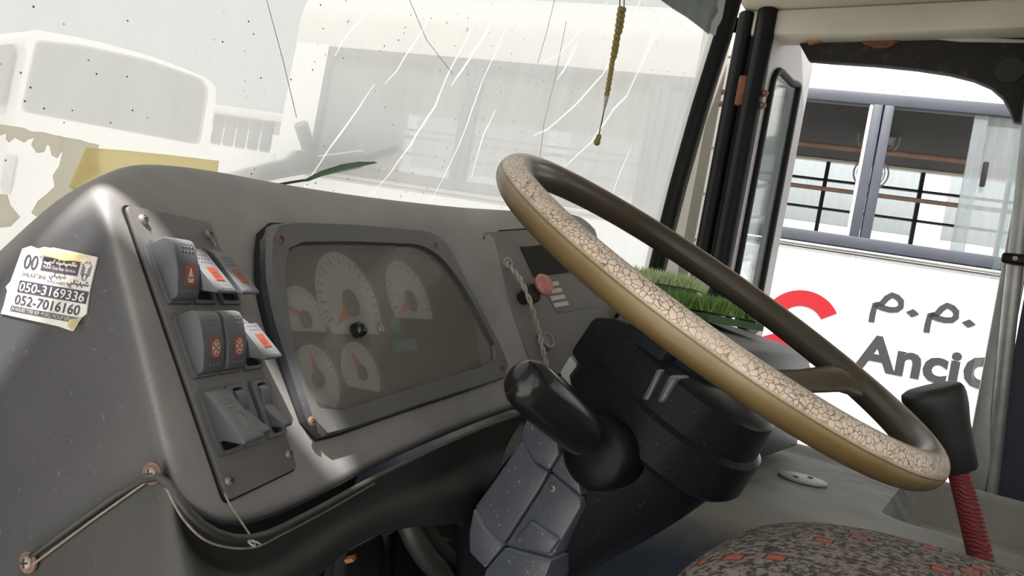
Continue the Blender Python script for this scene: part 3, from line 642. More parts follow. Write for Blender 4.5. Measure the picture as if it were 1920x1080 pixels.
# joined script strokes with their dots
def script(x0, y0, sx, sy, mat='ink', h=.0003):
    m = M(); P_ = lambda pts: [((x0+x*sx)*lx, (y0+y*sy)*ly) for x, y in pts]
    m.ribbon(LS, P_([(1, .55), (.95, .35), (.88, .5), (.84, .35), (.78, .5), (.72, .35), (.62, .35)]), .016*sx*lx*3, h); m.ribbon(LS, P_([(.58, .7), (.62, .5), (.56, .35), (.40, .35), (.36, .5)]), .05*sx*lx, h)
    m.ribbon(LS, P_([(.30, .9), (.29, .35), (.20, .35)]), .05*sx*lx, h); m.ribbon(LS, P_([(.16, .5), (.18, .3), (.10, .12), (.02, .2), (.0, .4)]), .05*sx*lx, h)
    for x, y in ((.92, .75), (.86, .8), (.5, .12), (.44, .8), (.12, -.05), (.2, -.05), (.7, .12)): m.prism([LS.pt((x0+(x+dx)*sx)*lx, (y0+y*sy)*ly+dy*sx*lx, h) for dx, dy in ((0, .03), (.03, 0), (0, -.03), (-.03, 0))], LS.n*.0001)
    build('print_script', m, mat, st, smooth=False)
script(.44, .63, .22, .13); script(.70, .57, .28, .12); script(.33, .85, .44, .10, 'paper_white', .0004)
for k in range(2):
    m = M(); x = .10+.10*k; m.ribbon(LS, [((x+.035*cos(a*.4))*lx, (.84+.10*sin(a*.4))*ly) for a in range(17)], .022*lx, .0003); build('tyre_picture', m, 'ink', st, smooth=False)
m = M()
for s_ in (-1, 1):
    for k in range(4): m.ribbon(LS, [((.90+s_*.02)*lx, (.74+.04*k)*ly), ((.90+s_*.065)*lx, (.80+.045*k)*ly)], .010*lx, .0003)
m.ribbon(LS, [((.90+.03*cos(a*.42))*lx, (.74+.05*sin(a*.42))*ly) for a in range(16)], .008*lx, .0003); m.ribbon(LS, [(.86*lx, .94*ly), (.88*lx, .99*ly), (.90*lx, .95*ly), (.92*lx, .99*ly), (.94*lx, .94*ly)], .008*lx, .0003)
build('emblem', m, 'ink', st, smooth=False)
m = M(); f = L.pt(*L.loc(150, 603, .002), .002); m.prism([L.hit(131, 600, .0035), L.hit(152, 596, .002), L.hit(137, 621, .006), L.hit(128, 612, .004)], L.n*.0006); build('curled_corner', m, 'yellow_paper', st, smooth=False)
m = M(); m.prism([L.hit(x, y, .0035) for x, y in ((70, 467), (85, 463), (165, 480), (150, 488), (120, 489), (96, 482), (78, 476))], L.n*.0006); build('peeled_flap', m, 'yellow_paper', st, smooth=False)

# ------------------------------------------------------------------ steering wheel and column
WC = V((.7512, .2450, .8744)); AX = V((-.015, -.462, .887)).normalized(); RW, TR = .24, .0172
E1 = V((1, 0, 0)); E1 = (E1-E1.dot(AX)*AX).normalized(); E2 = AX.cross(E1)
sw_ = thing('steering_wheel', 'large bus steering wheel with crazed tan rim cover', 'steering wheel', WC-AX*.06)
m = M(); rows = []; around = []; NS, NT = 144, 32
for i in range(NS):
    a = 2*pi*i/NS; rd = cos(a)*E1+sin(a)*E2; rw = []
    for k in range(NT+1):
        g_ = k/NT; p = 2*pi*(g_-.5); tr = TR*(1+.02*sin(3*a+1)); rw.append(WC+rd*(RW+tr*cos(p))+AX*tr*sin(p)); around.append(g_)
    rows.append(rw)
m.grid(rows, cv=True); rim = build('rim', m, 'rim_leather', sw_, ang=180)
at = rim.data.attributes.new('around', 'FLOAT', 'POINT'); at.data.foreach_set('value', around)
WF = Frame(WC, t=E1, u=E2); WF.n = AX
sa, sb = WF.loc(1612, 722); sd = math.atan2(sb, sa)
plain('spoke_brown', (.085, .065, .042), .4, .4, 30)
for a in (sd,):
    rd = cos(a)*E1+sin(a)*E2; sdv = AX.cross(rd); rings = []
    for r, dz, wd, th in ((.03, -.062, .030, .014), (.09, -.058, .026, .013), (.13, -.047, .022, .0125), (.17, -.028, .021, .0125), (.205, -.008, .024, .013), (.232, -.001, .034, .0125), (.24, 0, .044, .008)):
        c = WC+rd*r+AX*dz; rings.append([c+sdv*wd*cos(2*pi*k/16)+(AX*.9+rd*.3)*th*sin(2*pi*k/16) for k in range(16)])
    m = M(); m.loft(rings); build('spoke', m, 'spoke_brown', sw_, ang=80)
m = M(); m.revolve(WC-AX*.10, AX, [(0, .062), (.02, .066), (.045, .06), (.058, .045), (.062, .02), (.062, 0)], 32); build('hub', m, 'column_plastic', sw_)

col = thing('steering_column', 'scratched black steering column shroud below the wheel', 'steering column', WC-AX*.55)
EB = V((0, -AX.z, AX.y)).normalized()      # across the column, towards the driver
EX = AX.cross(EB)
def colring(s, r, off, n=40, ex=2.4, fx=1.0):
    c = WC-AX*s+EB*off; out = []
    for k in range(n):
        a = 2*pi*k/n; ca, sa_ = cos(a), sin(a)
        out.append(c+EB*r*math.copysign(abs(ca)**(2/ex), ca)+EX*r*fx*math.copysign(abs(sa_)**(2/ex), sa_))
    return out
m = M(); m.loft([colring(s, r, o) for s, r, o in ((.062, .085, .03), (.066, .092, .03), (.10, .096, .032), (.104, .102, .032), (.140, .104, .034), (.146, .099, .034), (.150, .088, .032))]); build('collar', m, 'column_plastic', col, ang=35)
m = M(); m.loft([colring(s, r, o) for s, r, o in ((.145, .090, .030), (.17, .089, .028), (.20, .086, .024), (.24, .082, .016), (.28, .078, .006), (.32, .072, .0), (.40, .066, -.004), (.52, .058, -.004))]); build('lower_shroud', m, 'column_plastic', col, ang=60)
CF = Frame(WC-AX*.10-EX*0, t=EB, u=AX); CF.n = V((-1, 0, 0)); CF.n = (CF.n-CF.n.dot(AX)*AX-CF.n.dot(EB)*EB).normalized()
ub = pix(CF, [(1066, 660), (1112, 592), (1150, 596), (1270, 640), (1195, 748), (1128, 748)], .085)
m = plate(CF, ub, .0, .085); build('upper_housing', m, 'column_plastic', col, bevel=.006, seg=3)
ub = pix(CF, [(1046, 700), (1068, 664), (1128, 745), (1110, 770)], .07); build('side_cover', plate(CF, ub, .01, .07), 'grey_box', col, bevel=.004)
# moulded ribs, seam and screws on the lower shroud
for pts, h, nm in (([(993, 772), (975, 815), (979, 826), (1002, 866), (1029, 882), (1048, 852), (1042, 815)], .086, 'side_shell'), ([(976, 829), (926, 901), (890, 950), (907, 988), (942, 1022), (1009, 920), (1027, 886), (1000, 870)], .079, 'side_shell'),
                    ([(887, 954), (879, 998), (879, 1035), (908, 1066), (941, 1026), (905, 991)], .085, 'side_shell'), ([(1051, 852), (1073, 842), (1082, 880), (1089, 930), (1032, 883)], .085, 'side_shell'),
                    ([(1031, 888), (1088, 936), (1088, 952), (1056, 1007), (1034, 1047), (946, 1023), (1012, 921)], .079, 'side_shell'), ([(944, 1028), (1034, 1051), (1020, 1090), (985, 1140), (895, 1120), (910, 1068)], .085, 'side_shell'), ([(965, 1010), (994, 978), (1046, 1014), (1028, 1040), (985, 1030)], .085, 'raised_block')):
    h += .013; build(nm, plate(CF, pix(CF, pts, h), .03, h), 'lit_shell_plastic', col, bevel=.0022, seg=3)
for x, y in ((1036, 915), (952, 1068), (1027, 872)): screw(SCRB, CF, x, y, col, .0925)
p0, p1 = P(968, 700, .585), P(1108, 826, .655); d = (p1-p0).normalized(); ln = (p1-p0).length; e = d.cross(FW).normalized(); g_ = d.cross(e)
m = M(); m.loft([[p0+d*ln*t+.0215*r*(cos(2*pi*k/28)*e*1.02+sin(2*pi*k/28)*g_*.9) for k in range(28)] for t, r in ((0, .15), (.01, .45), (.04, .72), (.10, .90), (.2, 1.0), (.5, 1.02), (.8, .96), (.93, .88), (.98, .75), (1, .5))])
stk = build('indicator_stalk', m, 'gloss_black', col, ang=80); stk['label'] = 'glossy black bulbous indicator stalk'
m = M(); m.tube([p0+d*ln*.25+e*.0212*.0+g_*(-.0195), p0+d*ln*.6+g_*(-.0198), p0+d*ln*.95+g_*(-.017)], .0011, 6); build('stalk_seam', m, 'gap_black', stk)
pb = P(1118, 850, .69); bx = (CF.n*.8-d*.5).normalized(); m = M(); m.revolve(pb-CF.n*.05, CF.n, [(0, .036), (.04, .036), (.052, .034), (.058, .028), (.060, .01), (.06, 0)], 28); build('stalk_boot', m, 'rubber', col)
build('collar_rib', plate(CF, pix(CF, [(1203, 748), (1231, 692), (1242, 694), (1214, 752)], .098), .06, .098), 'lit_shell_plastic', col, bevel=.002)
build('collar_rib', plate(CF, pix(CF, [(1228, 752), (1253, 702), (1272, 706), (1244, 758)], .096), .06, .096), 'lit_shell_plastic', col, bevel=.004, seg=3)

# ------------------------------------------------------------------ engine cover, gear lever, seat
ec = thing('engine_cover', 'scuffed grey engine cover beside the driver seat with moulded tray', 'engine cover', (1.3, .1, 0))
pr = [(.80, .05), (.825, .30), (.845, .44), (.87, .525), (.90, .57), (.94, .60), (1.0, .613), (1.1, .618)]
xs = []
for i in range(len(pr)-1):
    for k in range(3): t = k/3; xs.append((lerp(pr[i][0], pr[i+1][0], t), lerp(pr[i][1], pr[i+1][1], t)))
xs += [(1.1+.0175*k, .618) for k in range(38)] + [(1.76, .614), (1.772, .60), (1.78, .57), (1.785, .3), (1.785, .05)]
rows = []
for j in range(64):
    y = lerp(-.55, .78, j/63); rw = []
    for x, z in xs:
        tray = sm(1.27, 1.31, x)*(1-sm(1.66, 1.70, x))*(1-sm(.06, .11, y)); zz = z-.06*tray if 1.2 < x < 1.755 else z
        rib = .010*(sm(.20, .22, y)-sm(.27, .29, y))*sm(1.0, 1.05, x)*(1-sm(1.25, 1.3, x)); lip = .012*sm(1.68, 1.71, x)*(x < 1.77)
        rw.append(V((x, y, zz+rib*.6+lip)))
    rows.append(rw)
m = M(); m.grid(rows); build('body', m, 'engine_cover_paint', ec, ang=50)
pc = P(1505, 899, 1.275); pc.z = .6195; m = M(); m.revolve(pc, (0, 0, 1), [(0, .040), (.003, .040), (.004, .038), (.004, 0)], 32); dp = build('blanking_plate', m, 'disc_grey', ec); dp['label'] = 'round pale grey blanking plate'
for sx in (-1, 1):
    m = M(); m.revolve(pc+V((.016*sx, -.022*sx*.4, .004)), (0, 0, 1), [(0, .005), (.0012, .0045), (.0012, 0)], 12); build('plate_hole', m, 'gap_black', dp)
gl = thing('gear_lever', 'gear lever with black knob and red taped shaft', 'gear lever', P(1842, 1046, .96))
a, b, c = P(1842, 1060, .96), P(1815, 950, .985), P(1790, 860, 1.0); m = M()
pp = [a.lerp(b, t) for t in (0, .33, .66)]+[b.lerp(c, t) for t in (0, .33, .66, 1)]; m.tube(pp, [.0150, .0152, .0146, .0148, .0140, .0135, .0135], 16); build('shaft', m, 'red_tape', gl)
k0 = P(1795, 880, 1.0); k1 = P(1757, 722, 1.0); m = M(); dv = (k1-k0).normalized(); e = (RT-RT.dot(dv)*dv).normalized(); g_ = dv.cross(e); rings = []
for t, w1, off, dp_ in ((0, .022, 0, .020), (.03, .0245, 0, .022), (.3, .0265, -.001, .024), (.55, .030, -.003, .026), (.75, .0365, -.006, .028), (.88, .0395, -.008, .028), (.95, .0385, -.008, .026), (.985, .034, -.006, .022), (1, .022, -.003, .014)):
    cc = k0.lerp(k1, t)+e*off; ring = []
    for k in range(28):
        an = 2*pi*k/28; x, y = cos(an), sin(an); ring.append(cc+e*w1*math.copysign(abs(x)**.75, x)+g_*dp_*math.copysign(abs(y)**.75, y))
    rings.append(ring)
m.loft(rings); build('knob', m, 'knob_black', gl, ang=80)
seat = thing('driver_seat', 'driver seat with grey and red patterned cloth cushion', 'seat', (.62, -.06, 0))
rows = []; cxs, cys, hx, hy, zt = .622, -.055, .20, .235, .708
for i in range(15):
    ph = lerp(-pi/2, pi/2, i/14); cz, sz = abs(cos(ph))**.55, math.copysign(abs(sin(ph))**.75, sin(ph)); rw = []
    for k in range(40):
        a = 2*pi*k/40; ca, sa_ = cos(a), sin(a); rw.append(V((cxs+hx*cz*math.copysign(abs(ca)**.6, ca), cys+hy*cz*math.copysign(abs(sa_)**.6, sa_), zt-.08+.08*sz)))
    rows.append(rw)
m = M(); m.loft(rows); build('cushion', m, 'seat_cloth', seat, sub=1)
m = M(); m.box((.46, -.22, 0), (.30, 0, 0), (0, .32, 0), (0, 0, .56)); build('pedestal', m, 'matte_black', seat, bevel=.02)

# ------------------------------------------------------------------ under the dashboard
UD = Frame(CL.pt(0, 0, -.09), t=CL.t, u=CL.u); UD.n = CL.n
for k, (pts, r, lb) in enumerate([([(758, 960), (775, 1005), (800, 1045), (825, 1075), (850, 1120)], .0125, 'left of two grey hoses hanging below the dashboard skirt'), ([(783, 965), (805, 1005), (835, 1040), (872, 1070), (905, 1110)], .0105, 'right of two grey hoses beside the steering column')]):
    m = M(); m.tube(smooth_path([UD.hit(x, y, .02) for x, y in pts], 5), r, 14); o = build('hose', m, 'vinyl', ang=180); tag(o, lb, 'hose', 'hoses below the dashboard')
pb_ = thing('pedal_bracket', 'dark greasy pedal bracket in the gap under the dashboard', 'bracket', UD.hit(720, 1200, -.05))
build('plate', plate(UD, pix(UD, [(655, 1030), (760, 975), (800, 1010), (850, 1120), (700, 1140), (640, 1120)], -.03), -.05, -.03), 'matte_black', pb_, bevel=.004)
build('rib', plate(UD, pix(UD, [(728, 1000), (740, 996), (735, 1120), (724, 1120)], -.02), -.03, -.018), 'rubber', pb_, bevel=.002)
build('rust_tab', plate(UD, pix(UD, [(659, 1047), (667, 1038), (670, 1046), (664, 1054)], -.02), -.03, -.02), 'rust_orange', pb_, bevel=.001)
m = M(); p = [UD.hit(x, y, -.03) for x, y in ((828, 1018), (845, 1030), (862, 1046), (876, 1058))]; m.tube(p, [.008, .011, .012, .009], 12); o = build('valve_fitting', m, 'rust', ang=60); tag(o, 'rusty brown valve fitting between hoses and steering column', 'fitting')
build('bulkhead_panel', plate(UD, pix(UD, [(780, 960), (930, 965), (930, 1100), (800, 1100)], -.06), -.08, -.06), 'vinyl', dash, bevel=.004)

# ------------------------------------------------------------------ things on dashboard and windshield
def turf(px, py, d, w_, dpt, label, rot=0.0, zb=None, mat='turf', bt=.004):
    c = P(px, py, d)
    if zb: c.z = zb
    t = thing('turf_mat', label, 'mat', c, 'green artificial grass pieces on the dashboard')
    ex, ey = V((cos(rot), sin(rot), 0)), V((-sin(rot), cos(rot), 0))
    m = M(); m.prism([c+ex*a*w_/2+ey*b*dpt/2 for a, b in ((-1, -1), (1, -1), (1, 1), (-1, 1))], (0, 0, -bt)); build('backing', m, 'leaf_green', t, smooth=False)
    m = M()
    for i in range(1500):
        p = c+ex*random.uniform(-.5, .5)*w_+ey*random.uniform(-.5, .5)*dpt+ZZ*.004; a = random.uniform(0, 2*pi); s_ = V((cos(a), sin(a), 0))*.0022; ln = V((random.uniform(-.014, .014), random.uniform(-.014, .014), random.uniform(.018, .034)))
        m.add([p-s_, p+s_, p+ln*.6+s_*.7, p+ln], [(0, 1, 2), (0, 2, 3)])
    o = build('blades', m, mat, t, smooth=False); o['kind'] = 'stuff'
turf(1252, 562, 1.62, .17, .14, 'pale green artificial grass piece lying nearest the windshield pillar', .2, .912, 'turf_pale', .028)
turf(1330, 600, 1.36, .16, .12, 'bright green artificial grass piece in front of the door edge', -.35, .868, 'turf', .012)

bs = thing('prayer_beads', 'string of olive beads hanging in front of the windshield', 'beads', P(1163, -30, 1.3))
m = M(); m.revolve((0, 0, -.0045), (0, 0, 1), [(0, .001), (.0012, .0036), (.0045, .0046), (.0078, .0036), (.009, .001)], 12)
bme = bpy.data.meshes.new('bead'); bme.from_pydata([tuple(p) for p in m.v], [], m.f); bme.polygons.foreach_set('use_smooth', [True]*len(bme.polygons)); bme.materials.append(MAT['bead'])
sA = [(1163, 17), (1161, 27), (1160, 37), (1158.5, 47), (1157.5, 57), (1155.5, 68), (1153.5, 79), (1151.5, 90), (1150, 101), (1148.5, 112)]
sB = [(1169, 19), (1167, 30), (1165.5, 40), (1164, 50), (1162, 59), (1158, 73), (1156, 85), (1154, 96), (1151.5, 106)]
sC = [(1147, 121), (1146, 130), (1144.5, 139), (1143, 148), (1141.5, 157), (1140, 167), (1138, 176), (1122.5, 257), (1119.5, 266)]
for i, (x, y) in enumerate(sA+sB+sC):
    s_ = 1.12 if (x, y) != (1119.5, 266) else 1.35
    inst('bead', bme, Matrix.Translation(P(x, y, 1.3+(.006 if (x, y) in sB else 0))) @ Matrix.Rotation(.12, 4, 'Y') @ Matrix.Diagonal((s_, s_, s_*1.1, 1)), bs)
m = M(); m.tube([P(x, y, 1.3) for x, y in ((1165, -60), (1162, 10), (1150, 100), (1138, 178), (1134, 200), (1128, 230), (1119, 268))], .0011, 6); build('thread', m, 'thread', bs)
m = M(); m.tube([P(x, y, 1.306) for x, y in ((1172, -60), (1170, 12), (1157, 100), (1146, 125))], .0011, 6); build('thread', m, 'thread', bs)
m = M(); m.tube([P(x, y, 1.3) for x, y in ((1138, 176), (1136, 190), (1133, 206))], [.0042, .0034, .0015], 10); build('tassel_cap', m, 'cable_white', bs)

wp = thing('windshield_wiper', 'dusty windshield wiper lying across the foot of the glass', 'wiper', W.hit(440, 345, -.05))
def wpl(name, pts, h0, h1, mat, bv=.003): return build(name, plate(W, pix(W, pts, h1), h0, h1), mat, wp, bevel=bv)
wpl('arm', [(425, 330), (470, 318), (545, 300), (560, 284), (590, 284), (602, 296), (690, 284), (702, 290), (640, 306), (560, 320), (470, 340)], -.060, -.040, 'wiper_dust', .005)
wpl('blade', [(440, 342), (560, 318), (640, 303), (700, 290), (740, 274), (753, 274), (735, 292), (690, 306), (620, 320), (540, 334), (450, 352)], -.040, -.022, 'wiper_dust', .006)
m = M(); m.tube([W.hit(x, y, -.02) for x, y in ((450, 336), (540, 317), (620, 305), (690, 296), (742, 279))], .006, 8); build('blade_spring', m, 'grey_box', wp)
m = M(); m.tube([W.hit(x, y, -.058) for x, y in ((564, 232), (574, 262), (582, 290))], .010, 8); build('pivot_link', m, 'grey_metal', wp)
lf = thing('palm_leaf', 'narrow green leaf with brown stem lying against the foot of the windshield', 'leaf', W.hit(525, 346, .012))
m = M(); a = pix(W, [(568, 338), (600, 321), (640, 308), (672, 303), (700, 303)], .012); b = pix(W, [(568, 339), (602, 331), (642, 322), (674, 315), (700, 304)], .010)
m.grid([[W.pt(*p, .012) for p in a], [W.pt((p[0]+q[0])/2, (p[1]+q[1])/2, .020) for p, q in zip(a, b)], [W.pt(*p, .010) for p in b]]); o = build('blade', m, 'leaf_green', lf); so_ = o.modifiers.new('thick', 'SOLIDIFY'); so_.thickness = .0015
m = M(); m.tube([W.hit(x, y, .012) for x, y in ((522, 346), (545, 342), (570, 338))], .0018, 6); build('stem', m, 'rust', lf)

# ------------------------------------------------------------------ windshield pillar, door and right wall
m = M(); m.prism([(2.035, .835, .60), (2.16, .835, .60), (2.16, .752, .60), (2.095, .758, .60), (2.055, .785, .60)], (0, 0, 1.16)); struct('trim_1', m, 'cream_paint', 'cream windshield pillar between glass and door', 'pillar', smooth=False)
m = M(); m.prism([(2.085, .775, .62), (2.098, .775, .62), (2.098, .752, .62), (2.085, .752, .62)], (0, 0, 1.12)); tr = struct('trim_2', m, 'white_paint', 'white riveted strip along the windshield pillar', 'trim', smooth=False)
rv = M(); rv.revolve((0, 0, 0), (-1, 0, 0), [(0, .005), (.002, .0045), (.003, .002), (.003, 0)], 10); rme = bpy.data.meshes.new('rivet'); rme.from_pydata([tuple(p) for p in rv.v], [], rv.f); rme.materials.append(MAT['grey_metal'])
for k in range(6): inst('rivet', rme, Matrix.Translation((2.085, .764, .95+.135*k)), tr)
m = M(); m.box((2.085, -.30, 1.685), (.09, 0, 0), (0, 1.13, 0), (0, 0, .075)); struct('trim_3', m, 'cream_paint', 'cream header above the door opening', 'header', bevel=.01)
HD = Frame((2.15, 0, .85), 180, 0)
pts = [(1470, 30), (1975, 60), (1975, 235), (1901, 228), (1893, 205), (1880, 182), (1858, 163), (1825, 149), (1780, 138), (1720, 129), (1640, 121), (1560, 116), (1515, 112)]
m = plate(HD, pix(HD, pts), -.03, 0); hd = struct('trim_4', m, 'old_header', 'black rust-stained door header with rounded corner', 'header', bevel=.006)
m = M(); c = HD.hit(1893, 132, .001); m.revolve(c, HD.n, [(0, .033), (.002, .032), (.002, 0)], 24); build('grommet', m, 'matte_black', hd)
def hp(name, pts, h0, h1, mat): build(name, plate(HD, pix(HD, pts, h1), h0, h1), mat, hd, bevel=.002)
hp('rust_patch', [(1606, 58), (1690, 60), (1684, 78), (1664, 90), (1640, 90), (1618, 82)], 0, .006, 'rust')
hp('rusty_lug', [(1516, 58), (1590, 64), (1606, 71), (1540, 75), (1514, 82)], .0, .02, 'rust_orange')
hp('grey_flake', [(1508, 52), (1550, 47), (1556, 54), (1525, 58)], .0, .02, 'grey_box')
hp('bare_strip', [(1694, 60), (1800, 68), (1925, 74), (1925, 80), (1800, 78), (1696, 68)], 0, .006, 'grey_box')

d1 = bpy.data.objects.new('door_1', None); COL.objects.link(d1); d1.location = (2.1, .66, .1); ORG['door_1'] = V((2.1, .66, .1)); d1['kind'] = 'structure'; d1['label'] = 'folded open glazed bus door with black rubber edges'; d1['category'] = 'door'
for (y, r, zt) in ((.735, .023, 1.755), (.676, .029, 1.762)):
    m = M(); m.revolve((2.09, y, .45), (0, 0, 1), [(0, r), (zt-.455, r), (zt-.45, r*.8), (zt-.45, 0)], 20); build('rubber_edge', m, 'rubber', d1)
m = M(); m.box((2.10, .69, .45), (.012, 0, 0), (0, .03, 0), (0, 0, 1.28)); build('hinge_strip', m, 'grey_metal', d1, bevel=.002)
m = M(); m.box((2.068, .694, 1.48), (.02, 0, 0), (0, .024, 0), (0, 0, .085)); build('hinge', m, 'rust', d1, bevel=.004)
for z in (1.485, 1.52, .93):
    for y in (.767, .640):
        m = M(); m.revolve((2.09, y+.008*(1 if y < .7 else -1), z), (0, 1 if y > .7 else -1, 0), [(0, .010), (.008, .010), (.010, .007), (.014, .006), (.014, 0)], 8); build('bolt', m, 'screw_rust', d1)
DL = Frame((2.1, .650, 1.0), t=(.267, -.0543, 0), u=(0, 0, 1))
x0 = 0.0; x1 = .2727
def dl(px, py): return DL.loc(px, py)
gl0 = dl(1494, 175); ga1 = gl0[0]
outer = [(x0, -.75), (x1, -.75), (x1, .756), (x0, .756)]
tl = dl(1456, 128); tr_ = dl(1499, 160)
inner = rpoly([(.035, -.62), (ga1, -.62), (ga1, tr_[1]), (ga1-.04, tl[1]-.01), (.06, tl[1]), (.035, tl[1]-.03)], .02, 3)
m = M(); m.ring(DL, outer, inner, -.028, .0, -.028, 120); build('leaf_frame', m, 'leaf_grey', d1, ang=30)
m = M(); m.tube([DL.pt(*p, .002) for p in inner], .011, 8, closed=True); build('pane_seal', m, 'rubber', d1, ang=180)
build('pane', plate(DL, inner, -.016, -.012), 'clear_pane', d1, smooth=False)
m = M(); m.tube(smooth_path([P(x, y, 1.97) for x, y in ((1398, 606), (1410, 622), (1424, 612), (1432, 590), (1436, 560))], 5), .009, 10); build('grab_handle', m, 'grey_metal', d1, ang=180)
m = M(); c = P(1398, 602, 1.95); m.revolve(c, -FW, [(-.03, .02), (-.01, .026), (.012, .026), (.02, .02), (.02, 0)], 16); build('handle_boss', m, 'rubber', d1)
# rear door post, pole and stuff behind it
m = M(); m.box((2.10, -.035, .0), (.05, 0, 0), (0, .050, 0), (0, 0, 1.70)); struct('trim_5', m, 'grey_metal', 'grey rear post of the door opening', 'door post', bevel=.006)
m = M(); m.box((2.135, .018, .1), (.03, 0, 0), (0, .016, 0), (0, 0, 1.5)); struct('trim_6', m, 'clear_pane', 'greenish glass edge along the rear door post', 'glass edge', smooth=False)
pl = thing('grab_pole', 'worn grey grab pole with black clamp by the rear door post', 'pole', (2.03, -.05, 0))
m = M(); q0, q1 = P(1925, 300, 1.72), P(1852, 960, 1.76); m.tube([q0+(q0-q1)*.4, q0, q1, q1+(q1-q0)*.5], .017, 14); build('tube', m, 'grey_metal', pl)
m = M(); c = P(1903, 486, 1.70); m.box(c-V((.012, .026, .012)), (.03, 0, 0), (0, .052, 0), (0, 0, .024)); build('clamp', m, 'rubber', pl, bevel=.006, seg=3)
m = M(); m.revolve(c-V((.012, 0, 0)), (-1, 0, 0), [(0, .006), (.004, .005), (.004, 0)], 10); build('clamp_screw', m, 'screw_metal', pl)
m = M(); m.box((2.12, -.30, 0), (.03, 0, 0), (0, .26, 0), (0, 0, 1.70)); struct('wall_side', m, 'navy', 'dark panel behind the rear door post', 'wall', smooth=False)
m = M(); m.tube([P(1935, 640, 1.80), P(1892, 860, 1.80), P(1874, 960, 1.80), P(1850, 1100, 1.80)], .020, 12); tag(build('handrail', m, 'grey_metal'), 'short grey handrail beside the blue film strip', 'rail')
bf = thing('blue_film_strip', 'torn strip of blue film hanging behind the door post', 'film', P(1870, 930, 1.75))
m = M(); m.prism([P(x, y, 1.85) for x, y in ((1925, 755), (1925, 800), (1880, 912), (1866, 905))], V((.004, 0, 0))); build('film', m, 'blue_film', bf, smooth=False)
m = M(); m.prism([P(x, y, 1.845) for x, y in ((1858, 902), (1880, 912), (1876, 930), (1862, 938), (1852, 922))], V((.005, 0, 0))); build('pale_tab', m, 'pale_ink', bf, smooth=False)

# ------------------------------------------------------------------ bus parked alongside
nb = thing('parked_bus', 'long white bus with red logo and grey lettering parked alongside the door', 'bus', NB.pt(0, -2.1, -.75))
A0, A1, TH = NB.loc(567, 18)[0], 2.6, -1.5
def nbox(name, a0, b0, a1, b1, h0, h1, mat, bv=.004, par=None): return build(name, plate(NB, rect(a0, b0, a1, b1), h0, h1), mat, par or nb, bevel=bv)
pr = [(.785, 0), (.95, .0), (1.06, -.03), (1.15, -.12), (1.21, -.35), (1.23, -.75), (1.21, -1.15), (1.15, -1.38), (1.06, -1.47), (.785, -1.5), (.785, -1.46), (1.03, -1.43), (1.12, -1.33), (1.16, -1.15), (1.18, -.75), (1.16, -.35), (1.11, -.16), (1.03, -.07), (.95, -.04), (.785, -.04)]
m = M(); m.loft([[NB.pt(a, b, h) for b, h in pr] for a in (A0, A1)]); build('roof', m, 'roof_white', nb, ang=50)
nbox('lower_panel', A0, -1.75, -1.55, .035, -.04, 0, 'lower_white'); nbox('lower_panel', -1.545, -1.75, -.1225, .035, -.04, 0, 'lower_white'); nbox('lower_panel', -.1175, -1.75, 1.30, .035, -.04, 0, 'lower_white'); nbox('lower_panel', 1.305, -1.75, A1, .035, -.04, 0, 'lower_white')
nbox('seam_strip', -.127, -1.75, -.113, .035, 0, .003, 'pale_ink', .001)
m = M(); m.tube([NB.pt(A0, .050, .004), NB.pt(A1, .050, .004)], .012, 10); build('chrome_strip', m, 'chrome', nb)
nbox('black_line', A0, .058, A1, .068, -.03, .002, 'gap_black', .001)  # black line between chrome strip and window rail
rv = M(); rv.revolve((0, 0, 0), (0, 0, 1), [(0, .0075), (.003, .006), (.0045, .002), (.0045, 0)], 8); rm2 = bpy.data.meshes.new('rivet'); rm2.from_pydata([tuple(p) for p in rv.v], [], rv.f); rm2.materials.append(MAT['roof_white'])
for k in range(22): inst('rivet', rm2, NB.mat(-1.2+.083*k, .815, 0), nb)
nbox('corner_column', A0, -1.75, A0+.24, .80, -.2, .012, 'white_paint', .02); nbox('end_wall', A0, -1.75, A0+.04, .80, -1.46, -.2, 'white_paint', 0)
nbox('top_rail', A0, .735, A1, .790, -.05, .006, 'alu_frame'); nbox('bottom_rail', A0, .066, A1, .120, -.05, .006, 'alu_frame')
for a in (-2.15, -1.13, -.107, 1.14, 2.3):
    nbox('window_post', a-.045, .118, a-.003, .737, -.05, .006, 'alu_frame'); nbox('window_post', a+.003, .118, a+.045, .737, -.05, .006, 'alu_frame')
nbox('window_gasket', -.165, .118, -.152, .737, -.03, .002, 'white_paint', .002)
# sliding panes
def pane(a0, a1, h, lab=None):
    o = build('sliding_pane', plate(NB, rect(a0, .118, a1, .737), h-.004, h), 'hazy_pane', nb, smooth=False)
    build('pane_stile', plate(NB, rect(a0, .118, a0+.055, .737), h, h+.012), 'alu_frame' if a0 < 0 else 'hazy_pane', o, bevel=.002); return o
o = pane(.268, 1.09, -.02); build('latch', plate(NB, rect(.335, .42, .355, .53, .004), -.02, -.004), 'gap_black', o, bevel=.002)
nbox('window_post', -3.10, .118, -3.06, .737, -.05, .006, 'alu_frame')
for a0_, a1_ in ((-3.06, -2.2), (-2.1, -1.18)): build('fixed_pane', plate(NB, rect(a0_, .118, a1_, .737), -.024, -.02), 'hazy_pane', nb, smooth=False)
o = pane(-1.08, -.72, -.02); build('latch', plate(NB, rect(-.80, .42, -.78, .53, .004), -.02, -.004), 'gap_black', o, bevel=.002)
build('sliding_pane', plate(NB, rect(-.735, .118, -.46, .737), -.034, -.030), 'hazy_pane', nb, smooth=False)
